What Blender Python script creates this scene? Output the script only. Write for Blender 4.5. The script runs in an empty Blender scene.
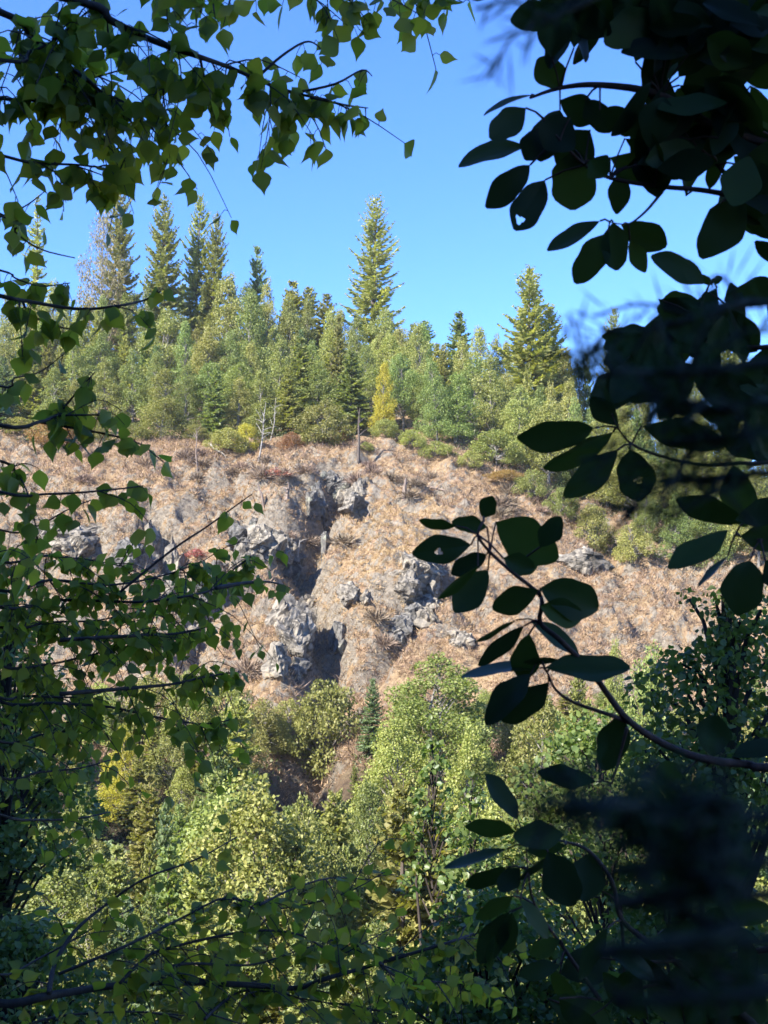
import bpy, bmesh, math, random
import numpy as np
from mathutils import Vector, noise as mnoise

random.seed(7)
rng = np.random.default_rng(7)
sc = bpy.context.scene
COL = sc.collection
R = math.radians
F, PITCH = 1200.0, R(6.0)
CP, SP = math.cos(PITCH), math.sin(PITCH)
SUN_EL, SUN_H = R(37), Vector((-0.74, -0.67, 0)).normalized()     # horizontal direction towards the sun

# ------------------------------------------------------------------ camera geometry
def P(px, py, d):
    """world point seen at a pixel of the photograph at depth d"""
    a, b = (px - 384) / F * d, (512 - py) / F * d
    return Vector((a, d * CP - b * SP, d * SP + b * CP))

def pix(p):
    d = p[1] * CP + p[2] * SP
    b = -p[1] * SP + p[2] * CP
    return 384 + F * p[0] / d, 512 - F * b / d

def z_at(py, y):
    return y * math.tan(PITCH + math.atan((512 - py) / F))

def x_at(px, y, z):
    return (px - 384) / F * (y * CP + z * SP)

# ------------------------------------------------------------------ noise
def _h(ix, iy, seed):
    n = (ix.astype(np.int64) * 374761393 + iy.astype(np.int64) * 668265263 + seed * 1442695041) & 0x7fffffff
    n = ((n ^ (n >> 13)) * 1274126177) & 0x7fffffff
    return ((n ^ (n >> 16)) & 0xffff) / 65535.0

def vnoise(x, y, seed=0):
    x = np.asarray(x, float); y = np.asarray(y, float)
    ix, iy = np.floor(x), np.floor(y)
    fx, fy = x - ix, y - iy
    fx = fx * fx * (3 - 2 * fx); fy = fy * fy * (3 - 2 * fy)
    a, b = _h(ix, iy, seed), _h(ix + 1, iy, seed)
    c, d = _h(ix, iy + 1, seed), _h(ix + 1, iy + 1, seed)
    return (a + (b - a) * fx) * (1 - fy) + (c + (d - c) * fx) * fy - 0.5

def fbm(x, y, seed=0, o=4):
    s, a = 0, 1.0
    for i in range(o):
        s = s + a * vnoise(x * 2 ** i, y * 2 ** i, seed + i * 17); a *= 0.5
    return s

def sstep(a, b, x):
    t = np.clip((x - a) / (b - a), 0, 1)
    return t * t * (3 - 2 * t)

# ------------------------------------------------------------------ terrain
PY = [-400, -40, 0, 50, 60, 72, 95, 137, 160, 192, 230, 420, 900]
PZ = [-1.6, -1.6, -1.7, -16.5, -17, -15.5, -7.2, 20.5, 28, 39, 42, 20, -10]

def base_h(x, y):
    z = sum(np.interp(y + o, PY, PZ) for o in (-3, -1, 1, 3)) / 4
    up = np.maximum(z + 12, 0)
    s = 1.04 - 0.30 * sstep(4, 34, x) * sstep(70, 95, y) + 0.0 * x
    z = np.minimum(z, -12) + up * s
    t = -(0.8 * x + 0.6 * y)                       # unseen bank behind the camera, added and shaped to shade the near plants
    t = t + 1.6 * fbm(x / 5, y / 5, 91, 3)
    z = z + np.interp(t, [4.0, 16, 40, 200], [0, 17, 25, 50]) * (y < 60)
    return z

_T = np.arange(40.0, 230.0, 0.2)
def hit(px, py, hf=None):
    """where the line of sight through a pixel meets the far slope"""
    d0 = P(px, py, 1.0)
    below = d0.z * _T < (hf or base_h)(d0.x * _T, d0.y * _T)
    return d0 * float(_T[int(np.argmax(below))] if below.any() else 200.0)

GULLY = [hit(*q) for q in ((338, 478), (318, 520), (300, 558), (312, 600), (326, 650), (330, 700), (308, 745), (300, 790))]
GULLY2 = [hit(*q) for q in ((465, 545), (432, 600), (395, 640), (372, 672))]
GULLY3 = [hit(*q) for q in ((150, 520), (172, 560), (182, 610), (200, 660))]
DOME = hit(400, 575)

def seg_d(x, y, pts):
    d = np.full(np.shape(x), 1e9)
    for a, b in zip(pts[:-1], pts[1:]):
        vx, vy = b.x - a.x, b.y - a.y
        L = vx * vx + vy * vy
        t = np.clip(((x - a.x) * vx + (y - a.y) * vy) / L, 0, 1)
        d = np.minimum(d, np.hypot(x - a.x - t * vx, y - a.y - t * vy))
    return d

def H(x, y):
    x = np.asarray(x, float); y = np.asarray(y, float)
    z = base_h(x, y)
    face = sstep(88, 98, y) * (1 - sstep(134, 150, y))
    side = face * (0.55 + 0.9 * np.clip(fbm(x / 14, y / 14, 5, 2) + 0.5, 0, 1))
    wx = x + 1.2 * fbm(x / 3, y / 3, 31, 3); wy = y + 1.2 * fbm(x / 3, y / 3, 47, 3)
    z = z - 4.6 * np.exp(-(seg_d(wx, wy, GULLY) / 1.9) ** 2) + 1.6 * np.exp(-(seg_d(wx + 4.6, wy, GULLY[1:6]) / 1.7) ** 2)
    z = z - 2.8 * np.exp(-(seg_d(wx, wy, GULLY2) / 1.4) ** 2)
    z = z - 3.2 * np.exp(-(seg_d(wx, wy, GULLY3) / 1.5) ** 2) + 1.8 * np.exp(-(seg_d(wx + 3.4, wy, GULLY3) / 1.4) ** 2)
    z = z + 2.4 * np.exp(-(((wx - DOME.x) / 5.0) ** 2 + ((wy - DOME.y) / 9) ** 2))
    rid = 1 - 2 * np.abs(vnoise(x / 4.2 + 0.35 * y / 4.2, y / 7.0, 3))
    crag = np.clip(fbm(x / 9, y / 9, 61, 2) + 0.1 + 0.35 * sstep(2, -8, x) * sstep(130, 118, y), 0, 0.6) * face
    st = 2.6 * fbm(x / 3.4, y / 3.0, 63, 4) + 0.5 * np.round(3 * fbm(x / 2.2, y / 2.2, 65, 2))
    z = z + side * (1.6 * fbm(x / 6, y / 6, 11, 3) + 1.2 * (rid - 0.5) + 1.05 * fbm(x / 1.7, y / 2.1, 21, 3) + 0.7 * fbm(x / .75, y / .9, 23, 2) + 0.34 * vnoise(x / .3, y / .36, 29)) + 1.5 * crag * st
    z = z + 0.5 * (1 - face) * fbm(x / 5, y / 5, 77, 3) * sstep(-2, 20, np.abs(y))
    return z

def h1(x, y):
    return float(H(np.array([x]), np.array([y]))[0])

# ------------------------------------------------------------------ object helpers
def empty(name, loc, label, cat, group=None, rz=0.0):
    o = bpy.data.objects.new(name, None)
    o.empty_display_size = 0.3
    COL.objects.link(o)
    o.location = loc; o.rotation_euler = (0, 0, rz)
    o['label'] = label; o['category'] = cat
    if group: o['group'] = group
    return o

def mesh_np(name, V, Fc, mat, smooth=False, matidx=None):
    """V (n,3), Fc list of index tuples or an (m,k) array"""
    me = bpy.data.meshes.new(name)
    V = np.asarray(V, np.float32)
    if isinstance(Fc, np.ndarray):
        m, k = Fc.shape
        me.vertices.add(len(V)); me.vertices.foreach_set('co', V.ravel())
        me.loops.add(m * k); me.loops.foreach_set('vertex_index', Fc.astype(np.int32).ravel())
        me.polygons.add(m)
        me.polygons.foreach_set('loop_start', np.arange(0, m * k, k, dtype=np.int32))
        me.update(calc_edges=True)
    else:
        me.from_pydata([tuple(v) for v in V], [], Fc)
    for mm in (mat if isinstance(mat, (list, tuple)) else [mat]):
        me.materials.append(mm)
    if smooth:
        me.polygons.foreach_set('use_smooth', np.ones(len(me.polygons), bool))
    me.update()
    return me

def link(name, me, parent=None, label=None, cat=None, group=None, kind=None, loc=None):
    o = bpy.data.objects.new(name, me)
    COL.objects.link(o)
    if parent is not None: o.parent = parent
    if loc is not None: o.location = loc
    if label: o['label'] = label
    if cat: o['category'] = cat
    if group: o['group'] = group
    if kind: o['kind'] = kind
    return o

class MB:
    def __init__(s): s.v, s.f = [], []
    def add(s, vs, fs):
        b = len(s.v); s.v += [tuple(v) for v in vs]; s.f += [tuple(i + b for i in f) for f in fs]
    def tube(s, pts, r, n=6, cap=True):
        pts = [Vector(p) for p in pts]
        rs = r if isinstance(r, (list, tuple)) else [r] * len(pts)
        vs, fs, up = [], [], None
        for i, p in enumerate(pts):
            t = (pts[min(i + 1, len(pts) - 1)] - pts[max(i - 1, 0)])
            t = t.normalized() if t.length > 1e-9 else Vector((0, 0, 1))
            if up is None: up = t.orthogonal().normalized()
            u = (up - t * up.dot(t)); u = u.normalized() if u.length > 1e-6 else t.orthogonal().normalized()
            up = u; w = t.cross(u)
            for k in range(n):
                a = 2 * math.pi * k / n
                vs.append(p + (u * math.cos(a) + w * math.sin(a)) * rs[i])
        for i in range(len(pts) - 1):
            for k in range(n):
                a, b = i * n + k, i * n + (k + 1) % n
                fs.append((a, b, b + n, a + n))
        if cap:
            fs.append(tuple(range(n - 1, -1, -1)))
            fs.append(tuple((len(pts) - 1) * n + k for k in range(n)))
        s.add(vs, fs)
    def mesh(s, name, mat, smooth=False):
        return mesh_np(name, np.array(s.v, np.float32).reshape(-1, 3), s.f, mat, smooth)

def smooth_poly(pts, k=4):
    pts = [Vector(p) for p in pts]
    if len(pts) < 3: return [pts[0].lerp(pts[-1], i / k) for i in range(k + 1)]
    out = []
    for i in range(len(pts) - 1):
        p0, p1, p2, p3 = pts[max(i - 1, 0)], pts[i], pts[i + 1], pts[min(i + 2, len(pts) - 1)]
        for j in range(k):
            t = j / k
            out.append(0.5 * (2 * p1 + (p2 - p0) * t + (2 * p0 - 5 * p1 + 4 * p2 - p3) * t * t + (3 * p1 - p0 - 3 * p2 + p3) * t ** 3))
    out.append(pts[-1])
    return out

# ------------------------------------------------------------------ materials
def new_mat(name):
    m = bpy.data.materials.new(name); m.use_nodes = True
    nt = m.node_tree; nt.nodes.clear()
    out = nt.nodes.new('ShaderNodeOutputMaterial')
    return m, nt, out

def N(nt, t, **kw):
    n = nt.nodes.new(t)
    for k, v in kw.items():
        if hasattr(n, k) and not k.startswith('i_'): setattr(n, k, v)
        else: n.inputs[k[2:] if k.startswith('i_') else k].default_value = v
    return n

def ramp(nt, stops, interp='LINEAR'):
    r = nt.nodes.new('ShaderNodeValToRGB'); r.color_ramp.interpolation = interp
    el = r.color_ramp.elements
    while len(el) < len(stops): el.new(0.5)
    for e, (p, c) in zip(el, stops):
        e.position = p; e.color = (*c, 1)
    return r

def leaf_mat(name, cols, trans=0.3, rough=0.5, spec=0.3, tcol=1.5, obj_var=0.25):
    """cols: two or three leaf colours, picked per leaf; trans: share of light let through"""
    m, nt, out = new_mat(name); L = nt.links
    geo = nt.nodes.new('ShaderNodeNewGeometry'); oi = nt.nodes.new('ShaderNodeObjectInfo')
    st = [(i / (len(cols) - 1) if len(cols) > 1 else 0, c) for i, c in enumerate(cols)]
    r = ramp(nt, st)
    L.new(geo.outputs['Random Per Island'], r.inputs[0])
    hsv = nt.nodes.new('ShaderNodeHueSaturation')
    L.new(r.outputs[0], hsv.inputs['Color'])
    mr = N(nt, 'ShaderNodeMapRange'); mr.inputs['To Min'].default_value = 1 - obj_var; mr.inputs['To Max'].default_value = 1 + obj_var
    L.new(oi.outputs['Random'], mr.inputs['Value']); L.new(mr.outputs[0], hsv.inputs['Value'])
    mh = N(nt, 'ShaderNodeMapRange'); mh.inputs['To Min'].default_value = 0.5 - 0.02 * obj_var / 0.25; mh.inputs['To Max'].default_value = 0.5 + 0.016 * obj_var / 0.25
    mul = N(nt, 'ShaderNodeMath', operation='FRACT'); m7 = N(nt, 'ShaderNodeMath', operation='MULTIPLY'); m7.inputs[1].default_value = 7.31
    L.new(oi.outputs['Random'], m7.inputs[0]); L.new(m7.outputs[0], mul.inputs[0]); L.new(mul.outputs[0], mh.inputs['Value'])
    L.new(mh.outputs[0], hsv.inputs['Hue'])
    p = nt.nodes.new('ShaderNodeBsdfPrincipled')
    p.inputs['Roughness'].default_value = rough; p.inputs['Specular IOR Level'].default_value = spec
    L.new(hsv.outputs[0], p.inputs['Base Color'])
    tr = nt.nodes.new('ShaderNodeBsdfTranslucent')
    mx = N(nt, 'ShaderNodeMix', data_type='RGBA', blend_type='MULTIPLY'); mx.inputs[0].default_value = 1
    L.new(hsv.outputs[0], mx.inputs[6]); mx.inputs[7].default_value = (tcol * 1.1, tcol * 1.15, tcol * 0.45, 1)
    L.new(mx.outputs[2], tr.inputs[0])
    ms = nt.nodes.new('ShaderNodeMixShader'); ms.inputs[0].default_value = trans
    L.new(p.outputs[0], ms.inputs[1]); L.new(tr.outputs[0], ms.inputs[2]); L.new(ms.outputs[0], out.inputs[0])
    return m

def bark_mat(name, c1, c2, scale=20, bump=0.3):
    m, nt, out = new_mat(name); L = nt.links
    tc = nt.nodes.new('ShaderNodeTexCoord')
    mp = nt.nodes.new('ShaderNodeMapping'); mp.inputs['Scale'].default_value = (1, 1, 0.3)
    n = N(nt, 'ShaderNodeTexNoise', Scale=scale, Detail=5.0, Roughness=0.65)
    L.new(tc.outputs['Object'], mp.inputs[0]); L.new(mp.outputs[0], n.inputs['Vector'])
    r = ramp(nt, [(0.35, c1), (0.7, c2)])
    L.new(n.outputs[0], r.inputs[0])
    p = N(nt, 'ShaderNodeBsdfPrincipled', Roughness=0.85)
    b = N(nt, 'ShaderNodeBump', Strength=bump, Distance=0.02)
    L.new(n.outputs[0], b.inputs['Height']); L.new(b.outputs[0], p.inputs['Normal'])
    L.new(r.outputs[0], p.inputs['Base Color']); L.new(p.outputs[0], out.inputs[0])
    return m

def ground_mat():
    m, nt, out = new_mat('hillside ground'); L = nt.links
    tc = nt.nodes.new('ShaderNodeTexCoord')
    def noise(scale, det=6, rough=0.6, mapping=None):
        n = N(nt, 'ShaderNodeTexNoise', Scale=scale, Detail=float(det), Roughness=rough)
        L.new(tc.outputs['Object'], n.inputs['Vector']); return n
    big, mid, fine, grain = noise(0.10, 4), noise(0.45, 6), noise(2.2, 6, 0.7), noise(9.0, 4, 0.7)
    r1 = ramp(nt, [(0.30, (0.14, 0.085, 0.05)), (0.44, (0.32, 0.22, 0.125)), (0.56, (0.43, 0.305, 0.17)), (0.72, (0.50, 0.39, 0.25))])
    L.new(fine.outputs[0], r1.inputs[0])
    r2 = ramp(nt, [(0.30, (0.10, 0.07, 0.06)), (0.45, (0.30, 0.195, 0.12)), (0.58, (0.42, 0.285, 0.175)), (0.75, (0.49, 0.36, 0.24))])
    L.new(fine.outputs[0], r2.inputs[0])
    mk = ramp(nt, [(0.42, (0, 0, 0)), (0.58, (1, 1, 1))]); L.new(mid.outputs[0], mk.inputs[0])
    mx = N(nt, 'ShaderNodeMix', data_type='RGBA'); L.new(mk.outputs[0], mx.inputs[0]); L.new(r1.outputs[0], mx.inputs[6]); L.new(r2.outputs[0], mx.inputs[7])
    # bare stone shows on steeper and rockier places
    stone = ramp(nt, [(0.3, (0.11, 0.09, 0.07)), (0.5, (0.27, 0.23, 0.175)), (0.7, (0.42, 0.36, 0.28))]); L.new(fine.outputs[0], stone.inputs[0])
    geo = nt.nodes.new('ShaderNodeNewGeometry'); sx = nt.nodes.new('ShaderNodeSeparateXYZ'); L.new(geo.outputs['True Normal'], sx.inputs[0])
    add = N(nt, 'ShaderNodeMath', operation='MULTIPLY_ADD'); add.inputs[1].default_value = 0.9
    mf = N(nt, 'ShaderNodeMath', operation='MULTIPLY_ADD'); mf.inputs[1].default_value = 0.55
    mid2 = N(nt, 'ShaderNodeMath', operation='MULTIPLY'); mid2.inputs[1].default_value = 0.5; L.new(mid.outputs[0], mid2.inputs[0])
    L.new(fine.outputs[0], mf.inputs[0]); L.new(mid2.outputs[0], mf.inputs[2]); L.new(mf.outputs[0], add.inputs[0])
    neg = N(nt, 'ShaderNodeMath', operation='MULTIPLY_ADD'); neg.inputs[1].default_value = -0.9; neg.inputs[2].default_value = 0.60
    L.new(sx.outputs[2], neg.inputs[0]); L.new(neg.outputs[0], add.inputs[2])
    sk = ramp(nt, [(0.57, (0, 0, 0)), (0.63, (1, 1, 1))]); L.new(add.outputs[0], sk.inputs[0])
    mx2 = N(nt, 'ShaderNodeMix', data_type='RGBA'); L.new(sk.outputs[0], mx2.inputs[0]); L.new(mx.outputs[2], mx2.inputs[6]); L.new(stone.outputs[0], mx2.inputs[7])
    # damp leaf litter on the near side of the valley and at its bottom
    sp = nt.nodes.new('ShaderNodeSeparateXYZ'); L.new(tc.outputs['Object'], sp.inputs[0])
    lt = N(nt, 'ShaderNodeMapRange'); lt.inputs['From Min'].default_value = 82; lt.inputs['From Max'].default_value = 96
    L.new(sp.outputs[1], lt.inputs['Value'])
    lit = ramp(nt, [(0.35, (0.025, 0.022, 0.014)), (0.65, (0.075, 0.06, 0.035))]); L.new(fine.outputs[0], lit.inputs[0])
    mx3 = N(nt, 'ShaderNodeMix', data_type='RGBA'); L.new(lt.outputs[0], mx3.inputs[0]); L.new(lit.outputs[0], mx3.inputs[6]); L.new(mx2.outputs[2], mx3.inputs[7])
    p = N(nt, 'ShaderNodeBsdfPrincipled', Roughness=0.95); p.inputs['Specular IOR Level'].default_value = 0.15
    s = N(nt, 'ShaderNodeMath', operation='ADD'); L.new(fine.outputs[0], s.inputs[0]); L.new(grain.outputs[0], s.inputs[1])
    b = N(nt, 'ShaderNodeBump', Strength=1.0, Distance=0.35); L.new(s.outputs[0], b.inputs['Height'])
    L.new(b.outputs[0], p.inputs['Normal']); L.new(mx3.outputs[2], p.inputs['Base Color']); L.new(p.outputs[0], out.inputs[0])
    return m

def rock_mat(name, dark, midc, pale, lichen=(0.25, 0.205, 0.14)):
    m, nt, out = new_mat(name); L = nt.links
    tc = nt.nodes.new('ShaderNodeTexCoord')
    n1 = N(nt, 'ShaderNodeTexNoise', Scale=1.3, Detail=8.0, Roughness=0.7); L.new(tc.outputs['Object'], n1.inputs['Vector'])
    n2 = N(nt, 'ShaderNodeTexNoise', Scale=0.7, Detail=5.0, Roughness=0.6); L.new(tc.outputs['Object'], n2.inputs['Vector'])
    v = N(nt, 'ShaderNodeTexVoronoi', feature='DISTANCE_TO_EDGE', Scale=0.55); 
    wp = N(nt, 'ShaderNodeVectorMath', operation='MULTIPLY_ADD'); wp.inputs[1].default_value = (2.2, 2.2, 2.2)
    L.new(n1.outputs['Color'], wp.inputs[0]); L.new(tc.outputs['Object'], wp.inputs[2]); L.new(wp.outputs[0], v.inputs['Vector'])
    r = ramp(nt, [(0.32, dark), (0.5, midc), (0.68, pale)]); L.new(n1.outputs[0], r.inputs[0])
    lk = ramp(nt, [(0.55, (0, 0, 0)), (0.65, (1, 1, 1))]); L.new(n2.outputs[0], lk.inputs[0])
    mx = N(nt, 'ShaderNodeMix', data_type='RGBA'); L.new(lk.outputs[0], mx.inputs[0]); L.new(r.outputs[0], mx.inputs[6]); mx.inputs[7].default_value = (*lichen, 1)
    ck = ramp(nt, [(0.0, (0.4, 0.4, 0.4)), (0.05, (1, 1, 1))]); L.new(v.outputs[0], ck.inputs[0])
    mm = N(nt, 'ShaderNodeMix', data_type='RGBA', blend_type='MULTIPLY'); mm.inputs[0].default_value = 1
    L.new(mx.outputs[2], mm.inputs[6]); L.new(ck.outputs[0], mm.inputs[7])
    p = N(nt, 'ShaderNodeBsdfPrincipled', Roughness=0.9)
    ad = N(nt, 'ShaderNodeMath', operation='ADD'); L.new(n1.outputs[0], ad.inputs[0]); L.new(ck.outputs[0], ad.inputs[1])
    b = N(nt, 'ShaderNodeBump', Strength=0.8, Distance=0.2); L.new(ad.outputs[0], b.inputs['Height'])
    L.new(b.outputs[0], p.inputs['Normal']); L.new(mm.outputs[2], p.inputs['Base Color']); L.new(p.outputs[0], out.inputs[0])
    return m

M = {}
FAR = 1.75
HAZE = 0.00013
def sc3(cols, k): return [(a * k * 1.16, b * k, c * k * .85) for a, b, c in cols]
M['ground'] = ground_mat()
M['rock'] = rock_mat('weathered rock', (0.065, 0.057, 0.046), (0.18, 0.157, 0.122), (0.345, 0.30, 0.235))
M['rock_dark'] = rock_mat('darker rock', (0.04, 0.038, 0.035), (0.105, 0.098, 0.086), (0.23, 0.21, 0.175), (0.2, 0.2, 0.15))  # same rock pattern in darker colours
M['bark'] = bark_mat('conifer bark', (0.05, 0.038, 0.03), (0.14, 0.11, 0.085), 8)
M['bark_grey'] = bark_mat('grey bark', (0.10, 0.09, 0.075), (0.25, 0.23, 0.20), 8)
M['bark_red'] = bark_mat('madrone bark', (0.045, 0.022, 0.015), (0.10, 0.05, 0.03), 30)
M['bark_dark'] = bark_mat('dark twig bark', (0.022, 0.016, 0.012), (0.06, 0.045, 0.035), 30)
M['twig_green'] = bark_mat('dark green twig', (0.010, 0.014, 0.007), (0.024, 0.03, 0.015), 40)
M['dead'] = bark_mat('bleached dead wood', (0.20, 0.18, 0.155), (0.40, 0.37, 0.33), 6)
M['stump'] = bark_mat('weathered stump wood', (0.12, 0.09, 0.075), (0.30, 0.23, 0.18), 6)
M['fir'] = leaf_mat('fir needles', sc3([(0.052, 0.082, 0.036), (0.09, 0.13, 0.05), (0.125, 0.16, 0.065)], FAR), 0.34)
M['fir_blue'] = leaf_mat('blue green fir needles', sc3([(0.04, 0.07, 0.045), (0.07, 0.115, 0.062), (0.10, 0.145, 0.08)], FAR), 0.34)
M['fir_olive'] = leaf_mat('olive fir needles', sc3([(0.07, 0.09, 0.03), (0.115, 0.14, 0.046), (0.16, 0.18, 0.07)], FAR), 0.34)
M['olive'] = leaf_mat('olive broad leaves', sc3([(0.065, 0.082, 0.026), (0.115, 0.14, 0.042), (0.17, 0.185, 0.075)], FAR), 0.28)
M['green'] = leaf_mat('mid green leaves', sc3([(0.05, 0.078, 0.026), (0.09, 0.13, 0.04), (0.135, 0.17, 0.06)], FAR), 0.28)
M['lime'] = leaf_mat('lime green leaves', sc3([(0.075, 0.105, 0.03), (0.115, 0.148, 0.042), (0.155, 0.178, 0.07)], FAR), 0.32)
M['yellow'] = leaf_mat('yellow autumn leaves', [(0.32, 0.28, 0.035), (0.44, 0.38, 0.05), (0.24, 0.25, 0.04)], 0.35, obj_var=0.08)
M['orange'] = leaf_mat('orange autumn leaves', [(0.26, 0.14, 0.06), (0.34, 0.19, 0.08), (0.25, 0.19, 0.08)], 0.3)
M['red'] = leaf_mat('red autumn leaves', [(0.30, 0.08, 0.07), (0.40, 0.14, 0.11), (0.3, 0.15, 0.12)], 0.3)
M['tan'] = leaf_mat('tan thin crown', [(0.16, 0.13, 0.06), (0.24, 0.19, 0.09), (0.16, 0.165, 0.065)], 0.25)
M['twigs'] = leaf_mat('dry bare twigs', [(0.09, 0.065, 0.045), (0.20, 0.15, 0.105), (0.31, 0.24, 0.17)], 0.0, 0.9, 0.1)
M['straw'] = leaf_mat('dry straw grass', [(0.14, 0.09, 0.05), (0.39, 0.28, 0.16), (0.56, 0.43, 0.255), (0.38, 0.27, 0.165)], 0.15, 0.8, 0.1)
M['straw_pale'] = leaf_mat('pale straw grass', [(0.22, 0.155, 0.07), (0.47, 0.345, 0.165), (0.58, 0.45, 0.25), (0.40, 0.29, 0.15)], 0.15, 0.8, 0.1)
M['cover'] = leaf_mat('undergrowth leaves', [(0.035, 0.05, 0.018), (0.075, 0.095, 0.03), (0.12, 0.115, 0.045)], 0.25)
M['leaf_left'] = leaf_mat('pointed tree leaves', [(0.115, 0.15, 0.033), (0.165, 0.205, 0.038), (0.26, 0.265, 0.045)], 0.58, 0.45, 0.3, 1.8, 0.08)
M['leaf_low'] = leaf_mat('yellowing shrub leaves', [(0.12, 0.165, 0.035), (0.18, 0.22, 0.04), (0.28, 0.26, 0.045)], 0.58, 0.42, 0.35, 1.8, 0.08)
M['leaf_mid'] = leaf_mat('small shaded leaves', [(0.09, 0.14, 0.045), (0.135, 0.19, 0.055), (0.19, 0.23, 0.07)], 0.5, 0.4, 0.4, 1.2, 0.1)
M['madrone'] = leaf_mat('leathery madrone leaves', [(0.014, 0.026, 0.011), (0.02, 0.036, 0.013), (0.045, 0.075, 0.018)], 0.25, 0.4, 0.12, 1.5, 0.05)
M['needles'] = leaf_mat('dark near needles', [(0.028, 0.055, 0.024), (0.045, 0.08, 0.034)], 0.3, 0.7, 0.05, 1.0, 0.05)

# ------------------------------------------------------------------ terrain mesh
def lines(segs):
    out = []
    for a, b, s in segs:
        n = max(1, int(round((b - a) / s)))
        out += list(np.linspace(a, b, n, endpoint=False))
    out.append(segs[-1][1])
    return np.array(out)
gx = lines([(-500, -120, 20), (-120, -50, 3), (-50, 45, 0.26), (45, 120, 3), (120, 500, 20)])
gy = lines([(-300, -60, 20), (-60, 60, 1.5), (60, 90, 1.2), (90, 142, 0.24), (142, 200, 1.2), (200, 300, 5), (300, 900, 40)])
X, Y = np.meshgrid(gx, gy)
Z = H(X, Y)
nx, ny = len(gx), len(gy)
idx = np.arange(nx * ny).reshape(ny, nx)
Fq = np.stack([idx[:-1, :-1], idx[:-1, 1:], idx[1:, 1:], idx[1:, :-1]], -1).reshape(-1, 4)
link('ground', mesh_np('ground', np.stack([X, Y, Z], -1).reshape(-1, 3), Fq, M['ground'], False), kind='structure')

# ------------------------------------------------------------------ foliage prototypes
def leaf6(base, tip, side, w):
    a = tip - base; nn = np.cross(unit(a), side) * w[:, None] * .35; s_ = side * w[:, None]
    V = np.stack([base, base + a * .22 - s_ * .8 + nn, base + a * .5 - s_ + nn, base + a * .8 - s_ * .5, tip,
                  base + a * .8 + s_ * .5, base + a * .5 + s_ + nn, base + a * .22 + s_ * .8 + nn, base + a * .5], 1).reshape(-1, 3)
    q = np.array([(0, 1, 2, 8), (8, 2, 3, 4), (8, 4, 5, 6), (0, 8, 6, 7)])
    return V, (np.arange(len(base))[:, None, None] * 9 + q[None]).reshape(-1, 4)

def diamonds(base, tip, side, w):
    """n diamond faces; base, tip, side (n,3), w (n,)"""
    mid = base + (tip - base) * 0.45
    V = np.stack([base, mid + side * w[:, None], tip, mid - side * w[:, None]], 1).reshape(-1, 3)
    return V, np.arange(len(V)).reshape(-1, 4)

def unit(a):
    return a / np.maximum(np.linalg.norm(a, axis=-1, keepdims=True), 1e-9)

def fir_meshes(seed, mat, Hh=10.0, Rr=2.2, base=0.06, shape=0.85, whorls=26, per=6, tw=0.15, dens=1.35, lift=0.25, bark='bark', ragged=0.35):
    g = np.random.default_rng(seed)
    mb = MB()
    mb.tube([(0, 0, -1.0), (0.03, 0, Hh * .35), (0, 0.04, Hh * .7), (0, 0, Hh)], [Hh * .016, Hh * .012, Hh * .007, 0.01], 6)
    B, T, S, W = [], [], [], []
    for i in range(whorls):
        f = (i + g.uniform(-.3, .3)) / whorls
        z = Hh * (base + (1 - base) * max(f, 0) ** 0.92)
        k = 1 - z / Hh
        L0 = Rr * (max(k, 0) ** shape) * min(1, 0.45 + 5 * f) + 0.10
        for j in range(per):
            if g.random() < 0.2: continue
            az = 2 * math.pi * (j + g.uniform(-.4, .4)) / per + i * 1.1
            L = L0 * g.uniform(1 - ragged, 1 + ragged * 0.6)
            d = np.array([math.cos(az), math.sin(az), 0.0]); sd = np.array([-d[1], d[0], 0.0])
            droop = -0.18 - 0.25 * k + (lift + 0.55) * (1 - k) ** 2
            ns = max(4, int(L / 0.15 * dens))
            mb.tube([(0, 0, z), tuple(d * L * .55 + np.array([0, 0, z + droop * L * .45])), tuple(d * L * .95 + np.array([0, 0, z + L * (droop * .6 + lift * .55)]))], [0.012 * Hh / 10 + 0.006 * L, 0.012, 0.004], 3, False)
            for s in np.linspace(0.12, 1.0, ns):
                p = d * L * s + np.array([0, 0, z + droop * L * s + lift * L * s * s * 0.9])
                ll = (0.36 * L * (1.15 - s) + 0.16) * g.uniform(.7, 1.2)
                for sg in (-1, 1):
                    if g.random() < 0.12: continue
                    t = p + unit(d * 0.75 + sd * sg * g.uniform(.6, 1.1) + np.array([0, 0, g.uniform(-.25, .22)])) * ll
                    B.append(p); T.append(t); S.append(unit(np.array([g.normal(0, .5), g.normal(0, .5), 1.0]) * .5 + d * g.normal(0, .5) + sd * g.normal(0, .3))); W.append(tw * g.uniform(.7, 1.3))
                if g.random() < 0.7:
                    t = p + unit(d * 0.9 + np.array([0, 0, g.uniform(-.5, .7)])) * ll * 0.8
                    B.append(p); T.append(t); S.append(sd); W.append(tw * g.uniform(.7, 1.2))
    V, Fc = diamonds(np.array(B), np.array(T), np.array(S), np.array(W))
    return (mb.mesh('fir_trunk', M[bark]), mesh_np('fir_crown', V, Fc, mat)), Hh, Rr

def leaf_cloud(g, c, r, n, size, up=0.5):
    """leaf faces through the volume of one clump"""
    u = unit(g.normal(size=(n, 3)))
    rad = g.uniform(0.35, 1.0, n) ** 0.6
    p = c + u * rad[:, None] * r
    ax = unit(g.normal(size=(n, 3)) * 0.8 + u * 0.5 + np.array([0, 0, -0.25]))
    nrm = unit(u * 0.8 + np.array([0, 0, up]) + g.normal(size=(n, 3)) * 0.75)
    sd = unit(np.cross(nrm, ax))
    s = size * g.uniform(.65, 1.35, n)
    return p, p + ax * s[:, None], sd, s * 0.36

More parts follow.
